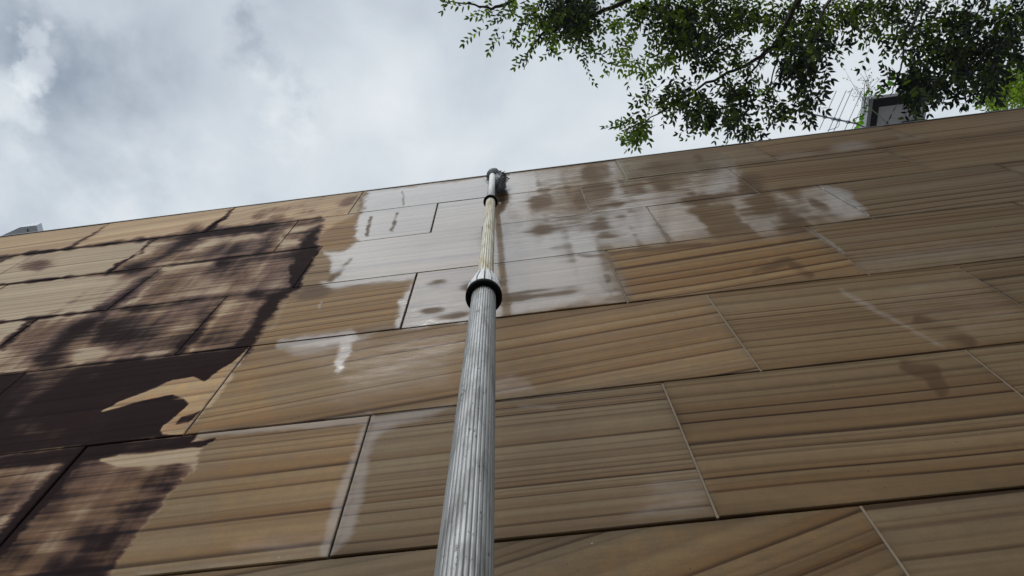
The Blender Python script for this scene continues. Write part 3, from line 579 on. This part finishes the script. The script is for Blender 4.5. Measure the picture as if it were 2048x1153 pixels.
# brush head: socket collar, hub and a dense bundle of bristles bent over against the stone
v, f = lathe([(.017, LEN-.05), (.026, LEN-.05), (.029, LEN-.02), (.030, LEN+.03), (.024, LEN+.05), (.0, LEN+.055)]); P_local('brush_socket', v, f, M['hub'])
v, f = lathe([(.0178, LEN-.028), (.0338, LEN-.028), (.0345, LEN-.012), (.030, LEN-.006)]); P_local('brush_collar', v, f, M['hub'])
brnd = random.Random(3); B = Geo(); qi = q.inverted()
cen = Vector((.030, .022, -.12)); hubp = Vector((.012, .022, .02))
def bristle_mass():
    N = 4200
    for i in range(N):
        # strand rooted on the hub, flopping down and to the right, ending on an ellipsoid
        th = brnd.uniform(0, 2*math.pi); cz = brnd.uniform(-1, 1); s = math.sqrt(1-cz*cz)
        e = Vector((s*math.cos(th)*.040, s*math.sin(th)*.034, cz*.21)); e = e*brnd.uniform(.70, 1.0)+cen
        e.y = min(e.y, .068)
        rt = hubp+Vector((brnd.gauss(0, .018), brnd.gauss(0, .012), brnd.uniform(-.07, .03)))
        mid = (rt+e)*.5+Vector((brnd.gauss(.012, .012), brnd.gauss(0, .008), brnd.uniform(.0, .03)))
        p = [top+rt, top+mid, top+e]; w_ = brnd.uniform(.0009, .0020)
        sd = Vector((brnd.uniform(-1, 1), brnd.uniform(-1, 1), .1)).normalized()*w_; sd2 = sd.cross((e-rt).normalized())
        B.add([p[0]+sd, p[0]-sd, p[0]+sd2, p[1]+sd*1.3, p[1]-sd*1.3, p[1]+sd2*1.3, p[2]], [(0, 1, 4, 3), (1, 2, 5, 4), (2, 0, 3, 5), (3, 4, 6), (4, 5, 6), (5, 3, 6)])
bristle_mass()
# tuft over the top of the socket
for i in range(700):
    th = brnd.uniform(0, 2*math.pi); r = brnd.uniform(.006, .034); a = top+ax*.03+Vector((math.cos(th)*.012, math.sin(th)*.012, 0)); e = top+ax*brnd.uniform(.0, .075)+Vector((math.cos(th)*r*1.25, math.sin(th)*r*.9, brnd.uniform(-.06, .02)))+Vector((.012, 0, 0))
    sd = Vector((brnd.uniform(-1, 1), brnd.uniform(-1, 1), 0)).normalized()*.002; m_ = (a+e)/2+Vector((math.cos(th), math.sin(th), 0))*.012+ax*.02
    B.add([a+sd, a-sd, m_-sd, m_+sd, e], [(0, 1, 2, 3), (3, 2, 4)])
B.build('bristles', M['bristle'], pole)
pv = []; pf = []; nu, nv = 28, 18; pc = top+Vector((.026, .018, -.045))
for i in range(nv+1):
    for j in range(nu):
        la = math.pi*i/nv; lo = 2*math.pi*j/nu; wr = 1+.10*math.sin(lo*5+la*3)+.07*math.sin(lo*9-la*7)
        pv.append(tuple(pc+Vector((math.sin(la)*math.cos(lo)*.036*wr, math.sin(la)*math.sin(lo)*.034*wr, math.cos(la)*.115*(1+.05*math.sin(lo*4))))-foot))
pf = [(i*nu+j, (i+1)*nu+j, (i+1)*nu+(j+1) % nu, i*nu+(j+1) % nu) for i in range(nv) for j in range(nu)]
mesh_obj('brush_pad', pv, pf, M['pad'], pole, True)

# two foam drops sliding down the wet stone under the brush
for px, py, lab in ((990, 397, 'white foam drop on the wet stone just below the brush, the upper left of two'), (1000, 408, 'white foam drop on the wet stone right of the black clamp, lower of two')):
    d = sight(px, py); c = Vector((d.x/d.y*.985, .985, d.z/d.y*.985+EYE)); bm = bmesh.new(); bmesh.ops.create_icosphere(bm, subdivisions=3, radius=.0062)
    for vv in bm.verts:
        if vv.co.z > 0: vv.co.z *= 2.3; vv.co.x *= 1-min(.75, vv.co.z*48)
    me = bpy.data.meshes.new('water_drop'); bm.to_mesh(me); bm.free(); me.materials.append(M['drop']); me.polygons.foreach_set('use_smooth', [True]*len(me.polygons))
    o = link(bpy.data.objects.new('water_drop', me)); o.location = c; o['label'] = lab; o['category'] = 'drop'; o['group'] = 'foam drops under the brush'

# ------------------------------------------------------------------ trees
trnd = random.Random(21)
CX = Vector(CM[:, 0]); CY = Vector(CM[:, 1])       # picture right / picture up as world directions (survey bearings)
class Leaves:
    def __init__(s): s.v = []; s.f = []; s.h = []; s.tw = Geo()
    def leaf(s, p, d, nrm, L, Wd, hue):
        sd = d.cross(nrm).normalized()*Wd*.5; n = nrm*Wd*.12; b = len(s.v)
        s.v += [tuple(p), tuple(p+d*L*.30+sd*.86+n), tuple(p+d*L*.62+sd*.78+n), tuple(p+d*L), tuple(p+d*L*.62-sd*.78+n), tuple(p+d*L*.30-sd*.86+n), tuple(p+d*L*.46-n*.6)]
        s.f += [(b, b+6, b+1), (b+1, b+6, b+2), (b+2, b+6, b+3), (b+3, b+6, b+4), (b+4, b+6, b+5), (b+5, b+6, b)]; s.h += [hue]*7
    def sprig(s, p, d, length, n, L, hue, rnd, droop=.25, wd=.40):
        """a curved twig with alternate leaves"""
        d = d.normalized(); nrm = Vector((rnd.gauss(0, .45), rnd.gauss(0, .45), 1)).normalized(); pts = [p.copy()]; cur = p.copy(); step = length/n
        bend = Vector((rnd.gauss(0, .05), rnd.gauss(0, .05), -droop/n))
        for i in range(n):
            d = (d+bend).normalized(); cur = cur+d*step; pts.append(cur.copy())
            side = 1 if i % 2 else -1
            sx = d.cross(nrm).normalized()
            ld = (d*rnd.uniform(.45, .8)+sx*side*rnd.uniform(.6, .95)+nrm*rnd.uniform(-.3, .2)).normalized()
            ln = (nrm+Vector((rnd.gauss(0, .28), rnd.gauss(0, .28), 0))).normalized()
            s.leaf(cur, ld, ln, L*rnd.uniform(.75, 1.15)*(1-.25*abs(i/n-.4)), L*wd*rnd.uniform(.8, 1.2), min(1, max(0, hue+rnd.gauss(0, .22))))
        s.leaf(cur, d, nrm, L, L*wd, hue)
        s.tw.tube([pts[0], pts[len(pts)//2], pts[-1]], [.0016, .0012, .0007], 4, False)
    def build(s, root, mat, tmat, name='crown'):
        org = root.location
        n = len(s.v); nf = len(s.f)
        o = mesh_obj(name, [Vector(q)-org for q in s.v+s.tw.v], s.f+[tuple(i+n for i in q) for q in s.tw.f], mat, root, False, {'hue': np.array(s.h+[0.0]*len(s.tw.v))})
        o.data.materials.append(tmat)
        o.data.polygons.foreach_set('material_index', [0]*nf+[1]*len(s.tw.f))
        return o
def limb_curve(pts, r0, r1, g, n=9, sub=6, jitter=0.0):
    P = [Vector(p) for p in pts]; out = []
    for i in range(len(P)-1):
        a, b, c, d = P[max(i-1, 0)], P[i], P[i+1], P[min(i+2, len(P)-1)]
        for k in range(sub):
            t = k/sub; out.append(.5*((2*b)+(c-a)*t+(2*a-5*b+4*c-d)*t*t+(3*b-a-3*c+d)*t**3)+Vector((trnd.gauss(0, jitter), trnd.gauss(0, jitter), trnd.gauss(0, jitter))))
    out.append(P[-1]); m = len(out)
    g.tube(out, [r0+(r1-r0)*(i/(m-1))**.8 for i in range(m)], n); return out

tree = empty('overhanging_tree', (4.9, -1.2, 0), 'small leaved tree whose dark branches hang over the wall at upper right', 'tree')
LV = Leaves(); limbs = Geo(); trunk = Geo()
hub1 = Vector((4.75, -1.1, 3.9))
limb_curve([(4.9, -1.2, -.1), (4.85, -1.17, 1.2), (4.9, -1.1, 2.6), hub1], .17, .12, trunk, 14, 6, .004)
# main limbs; the last control points are the ones that show between the leaves
D0 = 4.9
main = [
 [hub1, (4.0, -1.0, 5.4), (3.0, -.7, 6.4), at_depth(1680, -150, 5.2), at_depth(1604, -10, D0), at_depth(1560, 72, D0), at_depth(1535, 102, D0), at_depth(1480, 137, D0-.05), at_depth(1400, 175, D0-.1), at_depth(1330, 222, D0-.1), at_depth(1262, 262, D0-.1)],
 [hub1, (3.6, -1.1, 5.7), (2.2, -.9, 6.5), at_depth(1420, -160, 5.3), at_depth(1300, -30, 5.1), at_depth(1190, 30, 5.0), at_depth(1100, 60, 5.0), at_depth(1062, 98, 5.0), at_depth(1048, 140, 5.0)],
 [hub1, (3.3, -1.3, 5.9), (1.7, -1.2, 6.6), at_depth(1180, -120, 5.2), at_depth(1080, -40, 5.0), at_depth(1000, 14, 4.9), at_depth(950, 10, 4.9), at_depth(885, 4, 4.9)],
 [hub1, (4.3, -.8, 5.2), (3.9, -.3, 5.9), at_depth(1900, -60, 5.0), at_depth(1820, 60, 4.7), at_depth(1800, 140, 4.5), at_depth(1780, 190, 4.35)],
 [hub1, (4.6, -.6, 5.0), at_depth(2180, -20, 5.1), at_depth(2060, 60, 4.9), at_depth(1950, 120, 4.7), at_depth(1880, 190, 4.5)],
 [hub1, (3.8, -.9, 5.8), at_depth(1760, -100, 5.2), at_depth(1660, 0, 4.8), at_depth(1630, 90, 4.6), at_depth(1618, 200, 4.45)],
 [hub1, (3.8, -1.8, 5.6), (2.8, -2.2, 6.3), (1.6, -2.4, 6.8)], [hub1, (4.6, -2.4, 5.4), (4.0, -3.2, 6.2)], [hub1, (5.4, -1.9, 5.4), (6.2, -2.4, 6.1)],
 [at_depth(1535, 102, D0), at_depth(1500, 150, 4.8), at_depth(1478, 210, 4.6), at_depth(1490, 262, 4.5)],
 [at_depth(1300, -30, 5.1), at_depth(1330, 40, 5.0), at_depth(1400, 90, 5.0), at_depth(1450, 110, 5.0)],
 [at_depth(1560, 72, D0), at_depth(1550, 130, 4.8), at_depth(1535, 200, 4.7)],
]
for i, pts in enumerate(main): limb_curve(pts, (.045 if i not in (3, 4, 5) else .026) if i < 9 else .012, .0028 if i not in (6, 7, 8) else .01, limbs, 8, 6, .006)
# (px, py, rx, ry, sprigs, depth, leaf length, hue)
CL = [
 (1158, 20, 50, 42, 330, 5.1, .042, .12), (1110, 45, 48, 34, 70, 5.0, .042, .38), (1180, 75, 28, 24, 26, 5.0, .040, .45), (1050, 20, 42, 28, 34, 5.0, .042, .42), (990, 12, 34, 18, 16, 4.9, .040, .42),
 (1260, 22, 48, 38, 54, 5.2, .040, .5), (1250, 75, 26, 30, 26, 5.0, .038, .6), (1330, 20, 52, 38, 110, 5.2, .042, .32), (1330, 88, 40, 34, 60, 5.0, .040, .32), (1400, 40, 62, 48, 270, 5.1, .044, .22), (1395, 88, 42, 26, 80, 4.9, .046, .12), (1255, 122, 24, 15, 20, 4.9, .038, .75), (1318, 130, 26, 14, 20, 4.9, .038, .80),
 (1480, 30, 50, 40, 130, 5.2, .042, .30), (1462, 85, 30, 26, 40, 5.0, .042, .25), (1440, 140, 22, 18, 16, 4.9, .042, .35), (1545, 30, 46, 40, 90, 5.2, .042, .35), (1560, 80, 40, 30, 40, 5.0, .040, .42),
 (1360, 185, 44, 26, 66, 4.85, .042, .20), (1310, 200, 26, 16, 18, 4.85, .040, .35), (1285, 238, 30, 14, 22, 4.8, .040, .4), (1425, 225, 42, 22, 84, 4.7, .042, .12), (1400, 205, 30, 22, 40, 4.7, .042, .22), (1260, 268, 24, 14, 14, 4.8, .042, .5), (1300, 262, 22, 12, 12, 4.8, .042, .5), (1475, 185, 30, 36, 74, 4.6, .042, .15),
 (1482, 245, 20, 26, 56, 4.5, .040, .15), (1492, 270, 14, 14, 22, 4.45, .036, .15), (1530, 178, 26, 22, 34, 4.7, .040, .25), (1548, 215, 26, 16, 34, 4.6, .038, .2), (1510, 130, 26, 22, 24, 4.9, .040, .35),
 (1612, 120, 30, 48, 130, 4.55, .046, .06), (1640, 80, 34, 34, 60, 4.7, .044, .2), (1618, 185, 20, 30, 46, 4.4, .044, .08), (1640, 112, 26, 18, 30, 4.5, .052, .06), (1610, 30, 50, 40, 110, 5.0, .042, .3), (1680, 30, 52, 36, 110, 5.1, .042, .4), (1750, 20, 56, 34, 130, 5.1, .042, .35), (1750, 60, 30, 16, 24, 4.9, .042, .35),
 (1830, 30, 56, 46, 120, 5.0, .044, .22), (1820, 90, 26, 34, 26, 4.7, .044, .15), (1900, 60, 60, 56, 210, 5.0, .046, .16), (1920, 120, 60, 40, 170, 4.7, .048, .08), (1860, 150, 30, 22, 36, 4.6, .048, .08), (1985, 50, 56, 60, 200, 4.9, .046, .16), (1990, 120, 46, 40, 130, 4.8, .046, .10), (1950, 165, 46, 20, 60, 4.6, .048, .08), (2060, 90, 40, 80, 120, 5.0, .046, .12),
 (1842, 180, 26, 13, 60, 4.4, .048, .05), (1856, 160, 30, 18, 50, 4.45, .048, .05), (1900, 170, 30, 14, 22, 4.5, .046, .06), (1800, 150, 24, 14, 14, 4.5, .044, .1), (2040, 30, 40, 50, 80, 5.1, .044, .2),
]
down = -CY
for (px, py, rx, ry, n, dep, L, hue) in CL:
    for k in range(int(n*(.42 if px > 1570 else .46))):
        a = trnd.uniform(0, 2*math.pi); rr = math.sqrt(trnd.random()); x = px+rx*rr*math.cos(a); y = py+ry*rr*math.sin(a)-6
        p = at_depth(x, y, dep+trnd.gauss(0, .16)+(.0 if y > -10 else .2))
        ang = trnd.gauss(R(232), R(42)); d = CX*math.cos(ang)+CY*math.sin(ang)+Vector((0, 0, trnd.gauss(-.15, .3)))
        h = hue+trnd.gauss(0, .13)+(.10 if k % 7 == 0 else 0)
        LV.sprig(p, d, trnd.uniform(.12, .22), trnd.randint(5, 9), L*trnd.uniform(1.0, 1.6), h, trnd)
# single sprays along the open edge of the crown: start, end, leaves, size, hue
SP = [((905, -20), (876, 14), 7, .040, .4), ((948, 4), (898, 38), 11, .044, .45), ((968, 58), (921, 76), 10, .040, .45), ((998, 55), (971, 102), 10, .042, .5), ((985, 20), (940, 42), 9, .040, .45), ((1015, 60), (990, 95), 6, .034, .4), ((1020, 55), (1045, 84), 8, .038, .4), ((1080, 80), (1026, 96), 9, .042, .5), ((1072, 92), (1050, 150), 12, .040, .5), ((1070, 100), (1040, 130), 8, .040, .5), ((1092, 92), (1112, 118), 7, .040, .45), ((1108, 88), (1092, 120), 7, .038, .45),
      ((1172, 105), (1156, 170), 12, .036, .45), ((1165, 95), (1135, 105), 6, .036, .5), ((1200, 100), (1212, 142), 8, .036, .4), ((1185, 60), (1165, 110), 8, .038, .45), ((1060, 30), (1012, 68), 10, .040, .4), ((1110, 60), (1060, 92), 10, .040, .4), ((1265, 95), (1236, 135), 8, .040, .75), ((1330, 110), (1310, 142), 8, .040, .7), ((1350, 108), (1336, 142), 8, .040, .7), ((1385, 95), (1350, 138), 8, .052, .08), ((1440, 120), (1392, 145), 7, .036, .3),
      ((1320, 172), (1256, 182), 11, .036, .3), ((1320, 195), (1264, 212), 9, .036, .3), ((1300, 232), (1228, 262), 12, .040, .45), ((1290, 256), (1226, 280), 12, .038, .5), ((1300, 262), (1250, 296), 9, .038, .5), ((1310, 252), (1282, 292), 8, .038, .45), ((1410, 240), (1360, 276), 9, .042, .2), ((1425, 244), (1375, 298), 9, .036, .3), ((1500, 250), (1525, 270), 6, .036, .15),
      ((1630, 100), (1690, 118), 8, .056, .05), ((1640, 90), (1690, 80), 7, .050, .08), ((1640, 120), (1672, 150), 6, .056, .05), ((1625, 150), (1648, 172), 5, .050, .05), ((1612, 205), (1630, 240), 6, .044, .08), ((1700, 60), (1690, 100), 8, .044, .2), ((1745, 62), (1746, 140), 9, .046, .10), ((1760, 70), (1780, 125), 8, .042, .12), ((1812, 70), (1810, 140), 9, .046, .1), ((1830, 90), (1832, 150), 8, .046, .08),
      ((1740, 50), (1700, 85), 8, .044, .2), ((1830, 195), (1800, 245), 8, .052, .05), ((1800, 200), (1778, 240), 6, .050, .05), ((1900, 180), (1925, 212), 7, .048, .06), ((1930, 175), (1960, 200), 7, .048, .06), ((1850, 195), (1900, 200), 6, .044, .06), ((1880, 190), (1850, 222), 6, .044, .05), ((1960, 170), (1975, 190), 5, .044, .1), ((1545, 225), (1580, 215), 6, .038, .15), ((1500, 110), (1495, 165), 7, .04, .35)]
for a, b, n, L, h in SP:
    dp = 4.55; p, e = at_depth(a[0], a[1], dp), at_depth(b[0], b[1], dp); LV.sprig(p, e-p, (e-p).length, n, L*1.22, h, trnd, .05, .40)
# the rest of the crown, over and behind the photographer
k = 0
while k < 3000:
    p = Vector((trnd.gauss(2.5, 1.6), trnd.gauss(-2.5, 1.1), trnd.gauss(6.6, .6)))
    x, y, d = survey(np.array([list(p)]))
    if d[0] > .1 and y[0] > -70: continue
    if p.x < .1 or p.z < 4.6: continue
    dd = Vector((trnd.gauss(0, 1), trnd.gauss(.3, 1), trnd.gauss(-.3, .4)))
    LV.sprig(p, dd, trnd.uniform(.12, .24), trnd.randint(6, 9), .085, .25, trnd); k += 1
org = tree.location
mesh_obj('trunk', [Vector(q_)-org for q_ in trunk.v], trunk.f, M['bark'], tree, True)
mesh_obj('branches', [Vector(q_)-org for q_ in limbs.v], limbs.f, M['bark'], tree, True)
LV.build(tree, M['leaf'], M['bark'])

# yellowish tree behind the wall
t2 = empty('yellow_green_tree', (6.2, 3.1, 0), 'yellow green tree showing behind the wall top at the right edge', 'tree')
L2 = Leaves(); tg = Geo(); lg = Geo()
limb_curve([(6.2, 3.1, -.1), (6.15, 3.0, 3.0), (6.0, 2.8, 5.6), (5.85, 2.6, 7.2)], .15, .06, tg, 12, 6, .01)
for e in ((4.9, 1.75, 8.0), (5.4, 2.2, 8.3), (6.6, 3.4, 8.2), (6.0, 1.9, 8.0), (6.9, 2.5, 8.0)): limb_curve([(5.95, 2.75, 6.2), ((5.9+e[0])/2, (2.7+e[1])/2, 7.3), e], .04, .006, lg, 7, 5, .015)
for (px, py, rx, ry, n, dep) in ((2012, 188, 42, 26, 90, 7.0), (2050, 165, 40, 34, 130, 7.0), (1985, 165, 24, 18, 22, 7.0), (2120, 180, 50, 50, 160, 7.2), (2000, 208, 26, 12, 30, 6.9), (2150, 250, 60, 50, 140, 7.2)):
    for k in range(n):
        a = trnd.uniform(0, 2*math.pi); rr = math.sqrt(trnd.random()); p = at_depth(px+rx*rr*math.cos(a), py+ry*rr*math.sin(a), dep+trnd.gauss(0, .3))
        L2.sprig(p, Vector((trnd.gauss(-.4, 1), trnd.gauss(0, 1), trnd.gauss(-.1, .5))), trnd.uniform(.10, .2), 7, .055, .55+trnd.gauss(0, .2), trnd)
o2 = t2.location; mesh_obj('trunk', [Vector(v_)-o2 for v_ in tg.v], tg.f, M['bark'], t2, True); mesh_obj('branches', [Vector(v_)-o2 for v_ in lg.v], lg.f, M['bark'], t2, True)
L2.build(t2, M['leaf2'], M['bark'])

# ------------------------------------------------------------------ things seen over the wall top
# flat canopy with dark rim and pale underside
ZH = 5.3
A = at_z(1738, 197, ZH); Bc = at_z(1862, 184, ZH); x0, x1 = A.x, Bc.x; y0 = (A.y+Bc.y)/2; y1 = y0+.78; zb = ZH+EYE
hood = empty('flat_canopy', ((x0+x1)/2, y0+.5, 0), 'dark rimmed flat canopy with pale underside above the wall at right', 'canopy')
def hb(name, m, *bx):
    g = Geo()
    for b in bx: g.box(*b)
    return mesh_obj(name, [Vector(p)-hood.location for p in g.v], g.f, m, hood)
hb('slab', M['hood'], (x0+.022, x1, y0, y1, zb+.03, zb+.09))
hb('edge_trim', M['rim'], (x0-.012, x0+.0215, y0-.01, y1, zb-.03, zb+.085))
hb('dark_rim', M['hood'], (x0+.022, x0+.085, y0, y1, zb-.022, zb+.0295), (x0+.0855, x1, y0, y0+.075, zb-.022, zb+.0295))
hb('soffit_panel', M['soffit'], (x0+.087, x0+.335, y0+.077, y1-.02, zb+.012, zb+.0298), (x0+.3365, x1-.004, y0+.077, y0+.235, zb+.008, zb+.0292))
hb('louvre_panel', M['louvre'], (x0+.337, x1-.002, y0+.237, y1-.02, zb-.012, zb+.0296))
hb('post', M['hood'], (x0+.24, x0+.34, y1-.25, y1-.15, 0, zb+.0295))

# pale flat roof corner at far left
ZL = 5.6
cs = [at_z(px, py, ZL) for px, py in ((-34, 489), (40, 455), (73, 451), (80, 478))]
roof = empty('pale_roof', (cs[1].x, cs[1].y+.2, 0), 'pale grey flat roof corner with small dark slot above the wall at left', 'roof')
v = [c-roof.location for c in cs]; v += [c+Vector((0, 0, .07)) for c in v]
mesh_obj('roof_slab', v, [(3, 2, 1, 0), (4, 5, 6, 7), (0, 1, 5, 4), (1, 2, 6, 5), (2, 3, 7, 6), (3, 0, 4, 7)], M['pale'], roof)
sc = at_z(56, 461, ZL); g = Geo(); g.tube([at_z(55.5, 458.5, ZL)-Vector((0, 0, .004)), at_z(56.5, 464, ZL)-Vector((0, 0, .004))], .0042, 8); mesh_obj('slot', [Vector(p)-roof.location for p in g.v], g.f, M['slot'], roof)
px_ = (cs[0]+cs[3])/2+Vector((.02, .12, 0)); g = Geo(); g.box(px_.x-.05, px_.x+.05, px_.y-.05, px_.y+.05, 0, ZL+EYE+.1); mesh_obj('post', [Vector(p)-roof.location for p in g.v], g.f, M['pale'], roof)

# television antenna
DA = 7.6
ant = empty('tv_antenna', at_depth(1716, 252, DA)*1.0, 'thin television antenna with many crossbars rising behind the wall near the canopy', 'antenna')
ant.location.z = 0
def ag(name, geo): return mesh_obj(name, [Vector(p)-ant.location for p in geo.v], geo.f, M['ant'], ant)
b0, b1 = at_depth(1583, 220, DA+.4), at_depth(1718, 249, DA)
g = Geo(); g.tube([b0, b1], .0105, 8); ag('boom', g)
g = Geo(); g.tube([Vector((b1.x, b1.y+.02, 0)), Vector((b1.x, b1.y+.02, b1.z+.03))], .022, 10); ag('mast', g)
for t_, up_, dn_, w_ in ((.03, 20, 22, .0022), (.12, 22, 26, .0022), (.2, 24, 28, .0022), (.30, 26, 26, .0025), (.38, 28, 28, .0028), (.50, 57, 28, .0050), (.63, 62, 28, .0050), (.70, 70, 30, .0050), (.84, 70, 22, .0045), (.93, 66, 18, .0040)):
    c = b0.lerp(b1, t_); x, y, d = survey(np.array([list(c)])); g = Geo()
    g.tube([at_depth(x[0]+up_*.42, y[0]-up_*.91, d[0]), at_depth(x[0]-dn_*.36, y[0]+dn_*.93, d[0])], w_, 6); ag('crossbar', g)
for t_ in (.50, .63, .70, .84):
    g = Geo(); c = b0.lerp(b1, t_); g.box(c.x-.018, c.x+.018, c.y-.018, c.y+.018, c.z-.03, c.z+.012); ag('bracket', g)
g = Geo(); limb_curve([b0.lerp(b1, .72), at_depth(1676, 254, DA), at_depth(1655, 261, DA)], .004, .004, g, 6); ag('cable', g)

# broad-leaved climber around the canopy corner and a wiry weed
vine = empty('climbing_plant', at_z(1738, 250, 4.6), 'bright green broad leaved climber at the corner of the dark canopy', 'plant'); vine.location.z = 0
LVn = Leaves(); vg = Geo()
base = Vector((vine.location.x, vine.location.y, 0))
pth = [base, base+Vector((.03, .02, 2.2)), base+Vector((-.02, .0, 4.4)), at_z(1722, 252, 4.5), at_z(1730, 228, 4.7), at_z(1731, 200, 4.85), at_z(1755, 186, 4.95), at_z(1775, 168, 5.0)]
limb_curve(pth, .007, .0015, vg, 6, 6, .002)
limb_curve([at_z(1731, 200, 4.85), at_z(1728, 180, 4.9), at_z(1731, 163, 4.95)], .004, .002, vg, 5)
def blob(pxs, n, L, r, hue=.6):
    for px, py in pxs:
        for k in range(n):
            p = at_z(px+trnd.gauss(0, r), py+trnd.gauss(0, r), 4.75+trnd.gauss(0, .1)); a = trnd.uniform(0, 6.28)
            LVn.leaf(p, Vector((math.cos(a), math.sin(a), trnd.gauss(-.2, .3))).normalized(), Vector((trnd.gauss(0, .4), trnd.gauss(0, .4), 1)).normalized(), L*trnd.uniform(.8, 1.2), L*.62, hue+trnd.gauss(0, .2))
blob([(1780, 156), (1788, 160), (1772, 170), (1765, 181), (1772, 186)], 2, .055, 3, .65); blob([(1718, 250), (1724, 246), (1722, 238), (1712, 252)], 4, .040, 3, .8); blob([(1736, 182), (1742, 188), (1746, 190)], 3, .032, 3, .4); blob([(1730, 215), (1729, 224)], 3, .028, 2, .4)
mesh_obj('stem', [Vector(v_)-vine.location for v_ in vg.v], vg.f, M['bark'], vine, True); LVn.build(vine, M['leaf3'], M['bark'], 'foliage')

weed = empty('wiry_weed', Vector((at_z(1735, 215, 5.0).x, at_z(1735, 215, 5.0).y+.2, 0)), 'wiry twiggy weed with tiny leaves left of the dark canopy', 'plant')
LW = Leaves(); wg = Geo(); wb = weed.location
r0 = at_z(1738, 215, 5.1)
limb_curve([(wb.x, wb.y, 0), (wb.x+.02, wb.y, 3.2), (wb.x, wb.y, 5.4), r0], .008, .003, wg, 6)
for px, py in ((1716, 142), (1737, 150), (1695, 150), (1760, 158), (1745, 160), (1708, 170), (1726, 135)):
    e = at_z(px, py, 5.25); mid = (r0+e)/2+Vector((trnd.gauss(0, .02), trnd.gauss(0, .02), .03)); path = limb_curve([r0, mid, e], .0022, .0010, wg, 4, 5)
    for k in range(9):
        p = path[trnd.randint(4, len(path)-1)]; q2 = p+Vector((trnd.gauss(0, .035), trnd.gauss(0, .035), trnd.gauss(0, .03))); wg.tube([p, q2], .0008, 3, False)
        a = trnd.uniform(0, 6.28); LW.leaf(q2, Vector((math.cos(a), math.sin(a), 0)), Vector((0, 0, 1)), .014, .009, .5)
mesh_obj('stem', [Vector(v_)-wb for v_ in wg.v], wg.f, M['weed'], weed); LW.build(weed, M['weed'], M['bark'], 'foliage')
